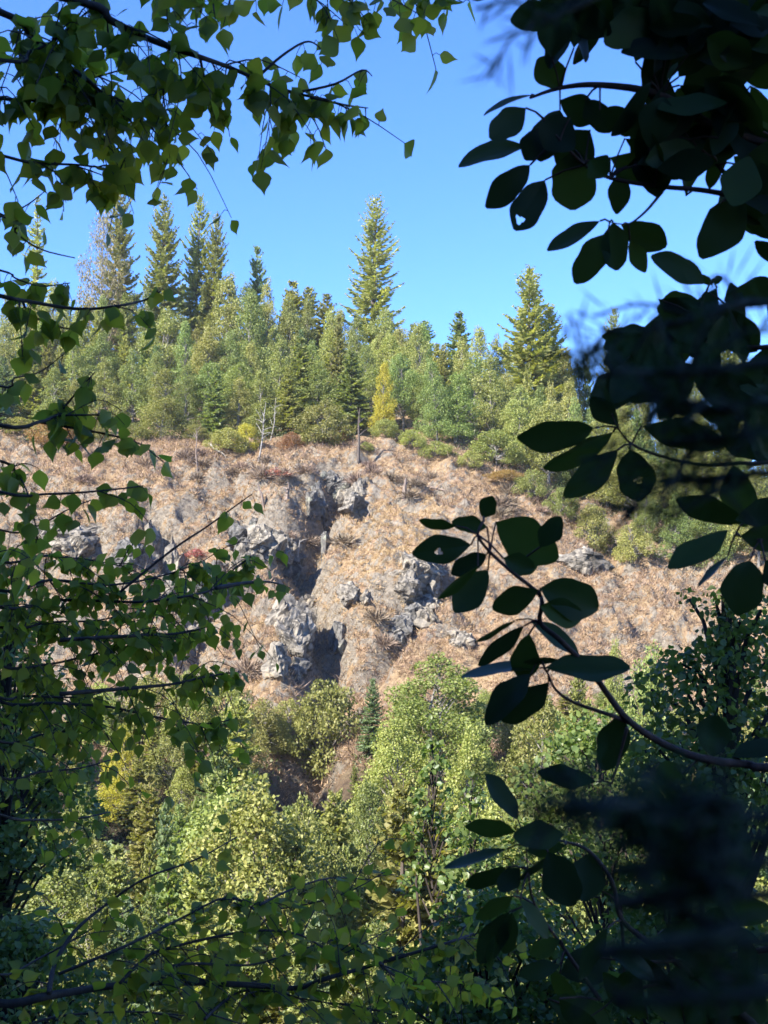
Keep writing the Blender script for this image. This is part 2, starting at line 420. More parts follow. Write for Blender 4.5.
def broad_meshes(seed, mat, Hh=8.0, Rr=2.6, base=0.25, clumps=46, per=520, leaf=0.135, bark='bark_grey', taper=0.55, sparse=1.0, conical=0.0, shape=None, tk=1.0):
    g = np.random.default_rng(seed)
    mb = MB()
    mb.tube([(0, 0, -1.2), (g.normal() * .08, g.normal() * .08, Hh * .25), (g.normal() * .2, g.normal() * .2, Hh * .6), (0, 0, Hh * .88)], [Hh * .02 * tk, Hh * .016 * tk, Hh * .009 * tk, 0.008], 6)
    B, T, S, W = [], [], [], []
    for i in range(clumps):
        f = (i + 0.5) / clumps
        z = Hh * (base + (0.97 - base) * f)
        prof = math.sin(math.pi * min(1, 0.12 + 0.88 * f) ** taper) ** 0.7 if conical == 0 else (1 - f) ** conical
        rr = Rr * max(prof, 0.08)
        a = i * 2.399 + g.uniform(-.5, .5)
        q = rr * g.uniform(0.25, 1.0) ** 0.6
        c = np.array([math.cos(a) * q, math.sin(a) * q, z + g.normal() * Hh * .02])
        cr = (0.15 * Rr + 0.15 * rr) * g.uniform(.6, 1.45)
        n = int(per * sparse * (cr / (0.34 * Rr)) ** 2)
        b, t, s, w = leaf_cloud(g, c, np.array([cr, cr, cr * .8]), max(n, 12), leaf)
        B.append(b); T.append(t); S.append(s); W.append(w)
        st = np.array([0, 0, max(Hh * .15, z - rr * .6 - .3)])
        mb.tube([tuple(st), tuple(st * .4 + c * .6 + np.array([0, 0, .1])), tuple(c)], [0.045 * tk, 0.03 * tk, 0.008], 4, False)
    V, Fc = (shape or diamonds)(np.concatenate(B), np.concatenate(T), np.concatenate(S), np.concatenate(W))
    return (mb.mesh('broad_trunk', M[bark]), mesh_np('broad_crown', V, Fc, mat)), Hh, Rr

def with_mat(proto, mat, bark=None):
    (t, c), hh, rr = proto
    c2 = c.copy(); c2.materials[0] = mat
    if bark: t = t.copy(); t.materials[0] = M[bark]
    return (t, c2), hh, rr

PR = {}
PR['fir'] = [fir_meshes(s, M['fir'], 10, 2.5, 0.03, 0.75, 28, 7) for s in (1, 2, 3)]
PR['fir_blue'] = [with_mat(p, M['fir_blue']) for p in PR['fir']]
PR['fir_olive'] = [with_mat(p, M['fir_olive']) for p in PR['fir']]
PR['fir_big'] = [fir_meshes(s, M['fir_olive'], 22, 4.6, 0.06, 0.70, 42, 7, 0.17, 1.0, 0.4, 'bark', 0.55) for s in (5, 6)]
PR['fir_tall'] = [fir_meshes(s, M['fir_olive'], 26, 3.8, 0.22, 0.80, 34, 6, 0.17, 0.9, 0.25, 'bark', 0.6) for s in (8, 9)]
PR['pine'] = [fir_meshes(12, M['fir_olive'], 30, 4.4, 0.20, 0.50, 44, 6, 0.16, 0.85, 0.5, 'bark', 0.55)]
PR['broad'] = [broad_meshes(s, M['olive']) for s in (21, 22, 23)]
PR['green'] = [with_mat(p, M['green']) for p in PR['broad']]
PR['lime'] = [with_mat(p, M['lime']) for p in PR['broad']]
PR['cone'] = [broad_meshes(s, M['olive'], 9, 2.7, 0.04, 56, 470, 0.135, 'bark_grey', 0.55, 1.0, 0.65) for s in (31, 32)]
PR['cone_green'] = [with_mat(p, M['green']) for p in PR['cone']]
PR['bush'] = [broad_meshes(s, M['olive'], 3.0, 1.9, 0.04, 30, 430, 0.11, 'bark_grey', 0.75) for s in (41, 42)]
PR['bush_lime'] = [with_mat(p, M['lime']) for p in PR['bush']]
PR['bush_yellow'] = [with_mat(p, M['yellow']) for p in PR['bush']]
PR['bush_orange'] = [with_mat(p, M['orange']) for p in PR['bush']]
PR['cone_lime'] = [with_mat(p, M['lime']) for p in PR['cone']]
PR['cone_yellow'] = [with_mat(p, M['yellow']) for p in PR['cone']]
PR['bush_red'] = [broad_meshes(44, M['red'], 1.6, 0.9, 0.1, 14, 60, 0.13)]
PR['yellow'] = [with_mat(p, M['yellow']) for p in PR['cone'][:1]]
PR['tan'] = [broad_meshes(51, M['tan'], 12, 4.2, 0.25, 44, 360, 0.17, 'bark_grey', 0.6, 0.7)]

def bare_shrub(seed):
    g = np.random.default_rng(seed)
    n = 420
    d = unit(np.stack([g.normal(size=n), g.normal(size=n), np.abs(g.normal(size=n)) * .9 + .15], 1))
    b = d * g.uniform(0, .55, n)[:, None] * np.array([1.2, 1.2, .9])
    t = b + unit(d + g.normal(size=(n, 3)) * .45) * g.uniform(.35, .8, n)[:, None]
    V, Fc = diamonds(b, t, unit(np.cross(d, g.normal(size=(n, 3)))), g.uniform(.012, .03, n))
    return mesh_np('bare_shrub', V, Fc, M['twigs'])
SHRUB = [bare_shrub(s) for s in (61, 62, 63)]

# ------------------------------------------------------------------ labels by what stands nearby
LAND = [(371, 250, 'the lone tall pine'), (382, 395, 'the yellow maple'), (495, 458, 'the bright lime bush below the wood'),
        (527, 330, 'the big broad fir'), (190, 235, 'the three ridge firs'), (292, 645, 'the pale grey boulder'),
        (328, 490, 'the dark top outcrop'), (258, 440, 'the white dead tree'), (325, 705, 'the olive bush under the boulder'),
        (435, 710, 'the big lime tree'), (57, 435, 'the orange bush'), (163, 415, 'the olive cone tree'),
        (240, 740, 'the tall young fir below the cliff'), (215, 890, 'the yellow bush in the valley'), (645, 590, 'the red-brown bank')]
ORD = ['nearest', 'second', 'third', 'fourth', 'fifth', 'sixth', 'seventh', 'eighth', 'ninth', 'tenth', 'eleventh', 'twelfth', 'thirteenth', 'fourteenth', 'fifteenth', 'sixteenth', 'seventeenth', 'eighteenth', 'nineteenth', 'twentieth']
FILL = []
PENDING = []          # (object, look, px, py)
def label_pending():
    keys = {}
    for o, look, px, py in PENDING:
        best = min(LAND, key=lambda l: (l[0] - px) ** 2 + (l[1] - py) ** 2)
        dx, dy = px - best[0], py - best[1]
        rel = ('right of' if dx > 0 else 'left of') if abs(dx) > abs(dy) * 0.8 else ('above' if dy < 0 else 'below')
        keys.setdefault((look, rel, best[2]), []).append((dx * dx + dy * dy, o))
    for (look, rel, lm), lst in keys.items():
        lst.sort(key=lambda q: q[0])
        for i, (_, o) in enumerate(lst):
            w = '' if len(lst) == 1 else (ORD[min(i, 19)] + ' ')
            o['label'] = f'{look}, {w}{rel} {lm}'

KIND = {'fir': 'fir_tree', 'pine': 'pine_tree', 'broad': 'leafy_tree', 'bush': 'leafy_bush'}
CNT = {}
PLACED = []
def place(kind, px, top, y, label=None, group=None, wide=None, base_name=None, look=None, cat=None, minh=1.0):
    z = z_at(top, y); x = x_at(px, y, z)
    gz = h1(x, y); hh = max(z - gz, minh)
    pk = kind
    if kind in ('bush', 'bush_lime', 'bush_yellow') and wide and hh / (wide / F * y) > 1.35:
        pk = kind.replace('bush', 'cone')
    protos = PR[pk]; i = CNT.get(kind, 0); CNT[kind] = i + 1
    (tm, cm), ph, pr = protos[i % len(protos)]
    nm = base_name or ('fir_tree' if kind.startswith('fir') else 'pine_tree' if kind == 'pine' else 'leafy_bush' if kind.startswith('bush') else 'leafy_tree')
    ct = cat or ('bush' if nm == 'leafy_bush' else 'tree')
    root = empty(nm, (x, y, gz), label or '', ct, group, random.uniform(0, 6.28))
    root.rotation_euler = (random.gauss(0, .02), random.gauss(0, .02), random.uniform(0, 6.28))
    sz = hh / ph
    wf = {'fir': .23, 'pine': .16, 'cone': .30, 'broad': .36, 'green': .36, 'lime': .38, 'bush': .55}.get(kind.split('_')[0], .3)
    sx = (wide / F * y * 0.5 / pr) if wide else min(hh, 9) * wf * random.uniform(.85, 1.2) / pr
    root.scale = (sx, sx, sz)
    link('trunk', tm, root); link('crown', cm, root)
    if not label:
        PENDING.append((root, look or kind, px, (pix((x, y, gz))[1] + pix((x, y, gz + hh))[1]) / 2))
    PLACED.append((px, y))
    return root

def edge_y(px):      # where the wood begins
    return np.interp(px, [0, 300, 450, 540, 640, 768], [142, 142, 140, 134, 127, 125])

G1 = 'trees of the hillside wood'
# ridge and landmark trees
place('pine', 371, 198, 186, 'lone tall pine rising above the ridge wood into open sky', G1, 66)
place('fir_big', 122, 178, 190, 'tall dark fir behind the thin tan tree on the ridge', G1, 60)
place('tan', 104, 205, 183, 'thin greyish-tan autumn tree on the ridge beside a dark fir', G1, 62)
place('fir_big', 165, 196, 180, 'leftmost of the three ridge firs, full and pale green', G1, 66)
place('fir_big', 196, 194, 184, 'middle of the three ridge firs, close behind its neighbour', G1, 58)
place('fir_big', 211, 212, 182, 'rightmost and shortest of the three ridge firs', G1, 52)
place('fir_tall', 40, 195, 188, 'pale sparse tall fir behind the hanging leaves', G1, 48)
place('fir_blue', 259, 247, 188, 'small thin fir top poking above the ridge right of three firs', G1, 44)
place('fir_olive', 292, 280, 186, 'small pointed fir at the skyline midway to the lone pine', G1, 56)
place('fir_olive', 309, 286, 186, 'olive fir at the skyline beside a paler tree', G1, 54)
place('fir_olive', 327, 294, 185, 'low fir tip at the skyline just left of the lone pine', G1, 50)
place('broad', 384, 308, 178, 'yellowish rounded tree at the foot of the lone tall pine', G1, 46)
place('fir_big', 525, 264, 168, 'big broad pale-green fir standing against the sky', G1, 104)
place('fir_big', 547, 306, 172, 'narrower fir tucked behind the right side of the big broad fir', G1, 76)
place('fir', 456, 312, 182, 'pointed fir at the skyline left of the big broad fir', G1, 52)
place('fir_blue', 426, 320, 184, 'small bluish fir tip at the skyline right of the lone pine', G1, 46)
place('fir_big', 611, 306, 172, 'pale fir right of the big fir, half hidden by dark leaves', G1, 52)
place('fir_big', 728, 318, 172, 'rightmost tall fir of the ridge, seen through needles', G1, 60)
place('cone', 163, 368, 142, 'olive cone-shaped tree alone at the left front of the wood', G1, 62)
place('cone', 228, 274, 172, 'tall dense olive tree below the three ridge firs', G1, 66)
place('cone_green', 252, 292, 168, 'dense green pointed tree right of the tall olive tree', G1, 60)
place('yellow', 383, 362, 146, 'yellow autumn maple at the front of the wood', G1, 32, 'maple_tree')
place('fir', 350, 350, 147, 'mid-green young fir left of the yellow maple', G1, 54)
place('fir_olive', 300, 338, 152, 'olive young fir behind the pale round bush', G1, 60)
place('bush', 324, 402, 139, 'large pale olive bush at the bottom edge of the wood', G1, 62)
place('bush_lime', 495, 430, 139, 'bright lime bush below the wood, beside a dark gap', G1, 58)
place('cone', 480, 326, 172, 'pale olive tree at the skyline beside the big fir', G1, 46)
place('cone_green', 455, 372, 145, 'dark green tree left of the bright lime bush', G1, 62)
place('cone', 492, 352, 152, 'olive tree above the bright lime bush', G1, 58)
place('bush_orange', 57, 416, 137, 'orange autumn bush at the left edge of the wood', G1, 58)
place('bush_yellow', 246, 424, 138, 'yellow-orange bush beside the white dead tree', G1, 30)
place('bush', 228, 428, 136, 'grey-green bush left of the white dead tree', G1, 42)
place('bush_orange', 292, 432, 138, 'orange-brown low bush left of the pale olive bush', G1, 26)
place('bush_red', 275, 492, 128, 'red-leaved shrub on the dry slope above the gully', None, 26, 'red_shrub', cat='shrub')
place('bush_red', 196, 556, 118, 'pinkish red shrub among the lower left crags', None, 26, 'red_shrub', cat='shrub')
place('bush', 366, 446, 136, 'small fresh green bush at the foot of the broken snag', None, 18)
place('bush_orange', 505, 470, 134, 'small rust-brown bush right of the bright lime bush', None, 40)

# low bushes where the wood meets the open slope
for px, top, dy, kind, wd, lb in ((20, 428, 0, 'bush', 40, 'low olive bush at the far left edge of the open slope'), (98, 424, -1, 'bush', 38, 'low olive bush between the orange bush and the olive cone tree'),
        (136, 430, -2, 'bush', 34, 'small olive bush at the left foot of the olive cone tree'), (196, 438, -1, 'bush', 30, 'small dull bush behind the grey bare sapling'),
        (312, 444, -2, 'bush', 30, 'small dull bush under the pale olive bush'), (342, 440, -1, 'bush_orange', 22, 'small rusty bush left of the dark burnt snag'),
        (386, 446, -2, 'bush', 34, 'olive bush right of the dark burnt snag'), (412, 450, -3, 'bush_lime', 30, 'small lime bush at the foot of the dark green tree'),
        (436, 458, -3, 'bush', 40, 'olive bush between the fallen log and the bright lime bush'), (470, 462, -3, 'bush', 28, 'small dull bush touching the left of the bright lime bush'),
        (532, 470, -2, 'bush', 40, 'olive bush behind the hanging leaf cluster right of the rust bush'), (562, 488, -2, 'bush_lime', 36, 'lime-green bush at the wood edge behind the leaf with a hole'),
        (592, 505, -2, 'bush', 44, 'olive bush low on the right edge of the wood'), (630, 524, -2, 'bush', 40, 'last olive bush of the wood edge above the red-brown bank')):
    place(kind, px, top, float(edge_y(px)) + dy, lb, G1, wd, minh=2.0)

# filler rows of the wood
def sky_top(px):
    return np.interp(px, [0, 100, 140, 220, 270, 330, 400, 500, 560, 620, 768], [275, 292, 286, 272, 277, 298, 316, 330, 342, 350, 340])
LOOK = {'fir': 'mid-green fir', 'fir_blue': 'dark bluish fir', 'fir_olive': 'olive-green fir', 'broad': 'olive leafy tree', 'green': 'green leafy tree',
        'cone': 'dense olive cone-shaped tree', 'cone_green': 'dense green cone-shaped tree', 'lime': 'lime-green leafy tree'}
for r in range(6):
    px = -25 + 9 * r
    while px < 800:
        y = edge_y(px) + 2 + r * 8.6 + random.uniform(-2.5, 2.5)
        step = random.uniform(22, 33) * (1.0 - 0.03 * r)
        if not any(abs(px - a) < 13 and abs(y - b) < 5 for a, b in PLACED):
            kind = random.choices(['fir', 'fir_blue', 'fir_olive', 'broad', 'green', 'cone', 'cone_green', 'lime'], [2, 1, 2, 2, 2.5, 4.5, 3.5, .5] if r < 3 else [2.5, .6, 4, 3, 2.5, 5, 3, .2])[0]
            hgt = random.uniform(6.5, 10.5) if r < 2 else random.uniform(10, 15) if r < 4 else random.uniform(15, 21)
            x = (px - 384) / F * y * 1.03
            top = pix((x, y, h1(x, y) + hgt))[1]
            lim = sky_top(px) + abs(random.gauss(0, 11))
            FILL.append(0); FILL[-1] = place(kind, px, max(top, lim), y, None, G1, None, look=LOOK[kind], minh=3.5)
        px += step

G2 = 'trees on the lower slope'
place('fir_olive', 240, 696, 78, 'tall young fir below the cliff, pale green and full', G2, 78)
place('fir', 218, 722, 75, 'fir close against the left side of the tall young fir', G2, 60)
place('fir', 200, 795, 54, 'light green young fir in the middle of the lower left slope', G2, 62)
place('fir_blue', 165, 798, 57, 'bluish young fir left of the light green young fir', G2, 50)
place('fir_olive', 150, 838, 48, 'yellowish young fir low on the left slope', G2, 56)
place('fir', 95, 850, 46, 'small fir low at the left behind thin twigs', G2, 56)
place('fir_blue', 371, 678, 91, 'thin pale fir alone on the bare slope left of the lime tree', G2, 32)
place('bush', 325, 682, 95, 'olive bush under the pale grey boulder', G2, 92)
place('bush', 290, 700, 94, 'smaller olive bush left of the one under the boulder', G2, 44)
place('bush_lime', 100, 684, 92, 'lime bush at the far left foot of the crags', G2, 56)
place('bush', 150, 676, 93, 'olive bush at the foot of the pale crag column', G2, 60)
place('bush_lime', 228, 676, 93, 'lime bush between the crags and the boulder', G2, 56)
place('bush', 262, 700, 92, 'olive bush above the tall young fir below the cliff', G2, 52)
place('bush_lime', 215, 868, 43, 'yellow bush in the valley, brightest of the lower left', G2, 46)
place('bush_yellow', 128, 726, 82, 'yellow-green bush on the left slope below the crags', G2, 60)
place('bush_lime', 78, 788, 70, 'lime-yellow bush at the left behind a dark leaf', G2, 56)
place('bush_lime', 190, 672, 92, 'lime bush at the foot of the left crags', G2, 56)
place('bush', 172, 738, 86, 'olive bush between the crags and the young firs', G2, 60)
place('bush_lime', 182, 766, 78, 'lime bush in front of the olive one below the crags', G2, 56)
place('fir_olive', 140, 752, 80, 'young fir left of the lime bush below the crags', G2, 50)
place('lime', 440, 655, 84, 'big lime tree filling the slope under the dry spur', G2, 118)
place('lime', 395, 715, 78, 'lime tree leaning against the lower left of the big lime tree', G2, 84)
place('lime', 470, 735, 70, 'lime tree in front of the big lime tree, lower right', G2, 80)
place('broad', 308, 798, 54, 'pale round-leaved tree below the dark gully mouth', G2, 84)
place('green', 370, 778, 64, 'green leafy tree between two lime trees', G2, 74)
place('bush_lime', 612, 640, 84, 'small lime bush on the right slope behind the big dark leaves', G2, 42)
place('broad', 540, 690, 76, 'olive tree behind the hanging dark leaves', G2, 84)
place('fir_olive', 575, 668, 80, 'olive fir right of the hanging dark leaf pair', G2, 52)
place('green', 650, 655, 74, 'green leafy tree on the right slope below the red-brown bank', G2, 80)
place('fir', 345, 845, 46, 'pale feathery young fir below the round-leaved tree', G2, 40)

def veg_top(px):
    return np.interp(px, [0, 60, 110, 180, 250, 290, 315, 350, 385, 440, 500, 560, 620, 768], [690, 705, 725, 700, 720, 770, 800, 770, 715, 672, 690, 690, 655, 640])
for r, y0 in enumerate((94, 90, 85, 79, 72, 65, 58, 51, 45, 39, 34)):
    px = -20 + 11 * r
    while px < 800:
        y = y0 + random.uniform(-2.5, 2.5)
        if not any(abs(px - a) < 20 and abs(y - b) < 5 for a, b in PLACED) and not (270 < px < 348 and y > 74) and not (y > 88 and 348 < px < 400):
            kind = random.choices(['fir', 'fir_blue', 'fir_olive', 'broad', 'green', 'cone', 'lime'], [7, 2, 8, 1.6, 1.2, 1.2, 1.0 if px < 330 else 3])[0]
            hgt = random.uniform(2.6, 4.6) if y0 > 88 else random.uniform(4.5, 8) + r * 0.3 if y0 > 42 else random.uniform(3.2, 5.5)
            if y0 > 88: kind = random.choice(['broad', 'lime', 'cone', 'fir_olive', 'green', 'broad'])
            x = (px - 384) / F * y
            top = pix((x, y, h1(x, y) + hgt))[1]
            FILL.append(0); FILL[-1] = place(kind, px, max(top, veg_top(px) + random.uniform(0, 30)), y, None, G2, random.uniform(34, 52) if y0 > 88 else None, look=LOOK[kind], minh=2.2)
        px += random.uniform(30, 46)

# ------------------------------------------------------------------ dead wood, stumps
def deadwood(name, px, base_py, top_px, top_py, label, cat, r=0.12, limbs=5, mat='dead', group=None, seed=0):
    g = random.Random(seed)
    p = hit(px, base_py, H)
    d = p.y * CP + p.z * SP
    top = P(top_px, top_py, d) - p
    if name == 'fallen_log' or base_py - top_py > 0 and mat == 'stump' and name == 'fallen_branch':
        p = p + Vector((0, -.15, .12)); top = hit(top_px, top_py, H) + Vector((0, -.15, .12)) - p
    pin = -.3 if top.z > 1.5 * math.hypot(top.x, top.y) else 0
    mb = MB()
    pts = [Vector((0, 0, pin)), top * .4 + Vector((g.gauss(0, .1), g.gauss(0, .1), 0)), top * .75 + Vector((g.gauss(0, .12), g.gauss(0, .1), 0)), top]
    mb.tube(smooth_poly(pts, 3), [r * (1 - .8 * i / 9) for i in range(10)], 6)
    for k in range(limbs):
        t = g.uniform(.35, .95); s = top * t
        dd = Vector((g.gauss(0, 1), g.gauss(0, 1), g.uniform(.2, 1.0))).normalized() * top.length * g.uniform(.14, .32)
        mb.tube([s, s + dd * .5 + Vector((0, 0, .08)), s + dd], [r * .4, r * .3, r * .1], 4)
    return link(name, mb.mesh(name, M[mat]), None, label, cat, group, loc=p)
deadwood('dead_tree', 258, 462, 266, 402, 'white dead tree with thin bare forks at the wood edge', 'dead tree', 0.11, 11, seed=1)
deadwood('dead_tree', 270, 440, 276, 398, 'thin white dead stem just right of the white dead tree', 'dead tree', 0.07, 7, seed=2)
deadwood('broken_snag', 358, 462, 360, 408, 'dark burnt snag standing at the front of the wood', 'snag', 0.2, 4, 'bark', seed=3)
deadwood('dead_tree', 198, 470, 196, 428, 'grey bare sapling on the dry slope left of the white dead tree', 'dead tree', 0.10, 10, 'stump', seed=5)
deadwood('stump', 264, 505, 258, 482, 'bent pale snag stub beside the red-leaved shrub', 'snag', 0.18, 1, 'stump', seed=6)
deadwood('stump', 404, 498, 406, 478, 'short brown stump on the slope right of the dark outcrop', 'stump', 0.3, 2, 'stump', seed=7)
deadwood('stump', 286, 500, 288, 482, 'small brown stump above the red-leaved shrub', 'stump', 0.25, 2, 'stump', seed=8)
deadwood('fallen_log', 412, 484, 446, 492, 'pale fallen log lying under the dark green tree', 'log', 0.22, 2, 'stump', seed=9)
deadwood('fallen_log', 210, 445, 226, 458, 'white fallen log beside the grey-green bush', 'log', 0.18, 0, 'dead', seed=11)
deadwood('fallen_branch', 352, 545, 372, 510, 'thin dark branch lying up the dry spur', 'branch', 0.16, 1, 'stump', seed=12)
deadwood('fallen_branch', 388, 505, 400, 492, 'thin dark stick above the dry spur', 'branch', 0.14, 1, 'stump', seed=13)
deadwood('fallen_branch', 296, 570, 300, 540, 'thin white stick in the dark gully', 'branch', 0.11, 1, 'dead', seed=15)

# ------------------------------------------------------------------ rocks
def chunk(bm_v, g, c, s, n=15):
    pts = []
    for _ in range(n):
        v = Vector((g.gauss(0, 1), g.gauss(0, 1), g.gauss(0, 1))).normalized() * g.uniform(.75, 1.1)
        pts.append(Vector((v.x * s[0], v.y * s[1], v.z * s[2])))
    bm = bmesh.new()
    for p in pts: bm.verts.new(p)
    res = bmesh.ops.convex_hull(bm, input=bm.verts[:])
    bmesh.ops.delete(bm, geom=[v for v in bm.verts if not v.link_faces], context='VERTS')
    bmesh.ops.triangulate(bm, faces=bm.faces[:])
    for _ in range(3):
        bmesh.ops.subdivide_edges(bm, edges=bm.edges[:], cuts=1, use_grid_fill=True)
    for v in bm.verts:
        q = v.co + c
        q2 = Vector((q.x * .9 + q.z * .5, q.y * .9, q.z * .9 - q.x * .3))
        a = mnoise.turbulence(q2 * .8, 4, True) - .9
        st = math.floor((q.z * .8 + q.x * .45 + 1.2 * mnoise.noise(q2 * .5)) * 1.3) % 3 - 1
        v.co += v.co.normalized() * (0.30 * a + 0.07 * st + 0.07 * mnoise.noise(q * 3.1)) * min(1.6, min(s))
    bm.verts.ensure_lookup_table(); bm.verts.index_update()
    off = len(bm_v.v)
    bm_v.add([v.co + c for v in bm.verts], [[v.index for v in f.verts] for f in bm.faces])
    bm.free()

def outcrop(px, py, w, h, label, n=7, mat='rock', seed=0, name='rock_outcrop', tall=1.0):
    w, h = w * 1.25, h * 1.2
    """w, h: size in pixels of the photograph; the pieces are spread over the slope there"""
    g = random.Random(seed)
    p = hit(px, py + h * .25, H)
    k = (p.y * CP + p.z * SP) / F
    mb = MB()
    for i in range(n):
        ox, oz = (g.uniform(-.25, .25) * w, g.uniform(-.25, .25) * h) if i else (0, 0)
        q = hit(px + ox, py - oz, H) - p
        s0 = g.uniform(.36, .56) if i else .6
        chunk(mb, g, q + Vector((0, -.1, .08)), (s0 * w * k * .62, s0 * min(w, h) * k * .8, s0 * h * k * .75 * tall))
    return link(name, mb.mesh(name, M[mat]), None, label, 'rock', 'rock outcrops of the dry slope', loc=p)
outcrop(292, 640, 62, 92, 'pale grey boulder face left of the gully, largest single rock', 9, 'rock', 1)
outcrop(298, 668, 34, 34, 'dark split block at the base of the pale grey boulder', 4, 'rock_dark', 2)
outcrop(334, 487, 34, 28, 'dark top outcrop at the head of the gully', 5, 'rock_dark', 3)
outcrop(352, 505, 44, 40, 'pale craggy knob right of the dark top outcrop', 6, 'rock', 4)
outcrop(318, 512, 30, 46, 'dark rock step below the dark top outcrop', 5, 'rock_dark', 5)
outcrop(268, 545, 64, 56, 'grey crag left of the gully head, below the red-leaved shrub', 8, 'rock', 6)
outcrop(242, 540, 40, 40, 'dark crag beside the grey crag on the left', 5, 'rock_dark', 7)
outcrop(128, 555, 40, 40, 'rounded bluish rock left of the crag column', 4, 'rock_dark', 8)
outcrop(153, 548, 22, 46, 'narrow upright stone beside the rounded bluish rock', 4, 'rock', 9, tall=1.3)
outcrop(172, 590, 34, 84, 'tall pale crag column on the left slope', 7, 'rock', 10, tall=1.2)
outcrop(186, 632, 34, 60, 'lower grey crag under the tall pale column', 6, 'rock', 11)
outcrop(212, 590, 50, 60, 'broken grey crags between the column and the gully', 7, 'rock_dark', 12)
outcrop(418, 575, 56, 56, 'pale rocky patch behind the dark leaf with a hole', 7, 'rock', 13)
outcrop(400, 632, 54, 46, 'dark jagged rocks low on the dry spur', 7, 'rock_dark', 14)
outcrop(425, 610, 44, 40, 'pale ribbed rocks right of the dry spur', 6, 'rock', 15)
outcrop(462, 645, 36, 30, 'small grey rocks at the lower right end of the spur', 5, 'rock', 16)
outcrop(590, 566, 60, 26, 'grey rocks left of the red-brown bank', 6, 'rock', 17)
outcrop(72, 540, 70, 40, 'low grey crags at the far left of the slope', 6, 'rock', 18)
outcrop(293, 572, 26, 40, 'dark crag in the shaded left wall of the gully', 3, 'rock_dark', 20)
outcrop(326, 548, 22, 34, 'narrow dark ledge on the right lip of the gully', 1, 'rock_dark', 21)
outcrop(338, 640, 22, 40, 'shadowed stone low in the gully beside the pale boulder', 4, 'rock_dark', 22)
outcrop(350, 600, 40, 34, 'half-buried stones in the middle of the dry spur', 4, 'rock', 19)

# ------------------------------------------------------------------ dry brush and grass
for i in range(46):
    px, py = random.uniform(60, 560), None
    top = np.interp(px, [0, 300, 450, 560], [440, 462, 470, 500])
    py = top + abs(random.gauss(0, 1)) * 22 if i % 3 else random.uniform(top, 690)
    p = hit(px, py, H)
    o = link('bare_shrub', SHRUB[i % 3], None, '', 'shrub', 'bare shrubs on the dry slope', loc=p)
    s = random.uniform(.9, 1.9); o.scale = (s, s, s * random.uniform(.7, 1)); o.rotation_euler = (0, 0, random.uniform(0, 6.28))
    PENDING.append((o, 'low bare grey-brown shrub', px, py)); FILL.append(o)

def scatter(n, xr, yr, seed, test=None):
    g = np.random.default_rng(seed)
    y = g.uniform(yr[0], yr[1], n); x = g.uniform(xr[0], xr[1], n) * (y / 110)
    z = H(x, y)
    return g, np.stack([x, y, z], 1)
g, c0 = scatter(60000, (-45, 42), (89, 142), 71)
dn = fbm(c0[:, 0] / 3.0, c0[:, 1] / 3.0, 5, 3)
c0 = c0[(dn > -0.34)]
k = 7
p = np.repeat(c0, k, 0); n = len(p)
sz = np.repeat(g.uniform(.5, 1.5, len(c0)), k)
p = p + np.stack([g.normal(size=n) * .10, g.normal(size=n) * .10, np.zeros(n)], 1) * sz[:, None]
d = unit(np.stack([g.normal(size=n) * .7, -0.45 + g.normal(size=n) * .5, g.uniform(-.05, 1.1, n)], 1))
t = p + d * (g.uniform(.16, .46, n) * sz)[:, None]
V, Fc = diamonds(p - np.array([0, 0, .05]), t, unit(np.cross(d, g.normal(size=(n, 3)))), g.uniform(.011, .030, n) * sz)
gm = mesh_np('dry_grass', V, Fc, [M['straw'], M['straw_pale']])
dd = np.hypot((p[:, 0] - DOME.x - .5) / 7.5, (p[:, 1] - DOME.y - 2) / 11) + .5 * fbm(p[:, 0] / 3, p[:, 1] / 3, 15, 2)
gm.polygons.foreach_set('material_index', (dd + g.uniform(-.25, .25, n) < 1.05).astype(np.int32))
link('dry_grass', gm, None, 'straw-coloured dry grass covering the open slope', 'grass', None, 'stuff')
g, c0 = scatter(11500, (-46, 44), (90, 141), 75)
dn = fbm(c0[:, 0] / 4.0, c0[:, 1] / 3.0, 35, 3) + .28 * sstep(126, 136, c0[:, 1]) + .3 * np.exp(-(seg_d(c0[:, 0], c0[:, 1], GULLY[3:]) / 3) ** 2)
dm = np.hypot((c0[:, 0] - DOME.x) / 6, (c0[:, 1] - DOME.y - 2) / 9)
c0 = c0[(dn > .02) & ((dm > .9) | (g.random(len(c0)) < .2))]
k = 11; p = np.repeat(c0, k, 0); n = len(p); sz = np.repeat(g.uniform(.5, 1.5, len(c0)), k)
d = unit(np.stack([g.normal(size=n) * .6, g.normal(size=n) * .6 - .2, g.uniform(.2, 1.2, n)], 1))
p = p + g.normal(size=(n, 3)) * np.array([.22, .22, .02]) * sz[:, None]
t = p + d * (g.uniform(.35, .95, n) * sz)[:, None]
V, Fc = diamonds(p - np.array([0, 0, .05]), t, unit(np.cross(d, g.normal(size=(n, 3)))), g.uniform(.010, .026, n) * sz)
link('dry_scrub', mesh_np('dry_scrub', V, Fc, M['twigs']), None, 'grey-brown leafless scrub spread over the open slope', 'scrub', None, 'stuff')
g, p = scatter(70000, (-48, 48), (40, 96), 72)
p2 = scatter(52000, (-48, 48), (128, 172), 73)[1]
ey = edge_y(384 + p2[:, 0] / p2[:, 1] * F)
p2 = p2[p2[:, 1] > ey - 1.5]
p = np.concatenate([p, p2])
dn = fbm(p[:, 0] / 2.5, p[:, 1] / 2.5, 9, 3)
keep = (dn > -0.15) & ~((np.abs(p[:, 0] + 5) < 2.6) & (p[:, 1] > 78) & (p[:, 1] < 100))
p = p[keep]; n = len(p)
p = p + np.stack([np.zeros(n), np.zeros(n), np.clip(dn[keep] + .4, .1, 1.2) * g.uniform(0, 1.6, n)], 1)
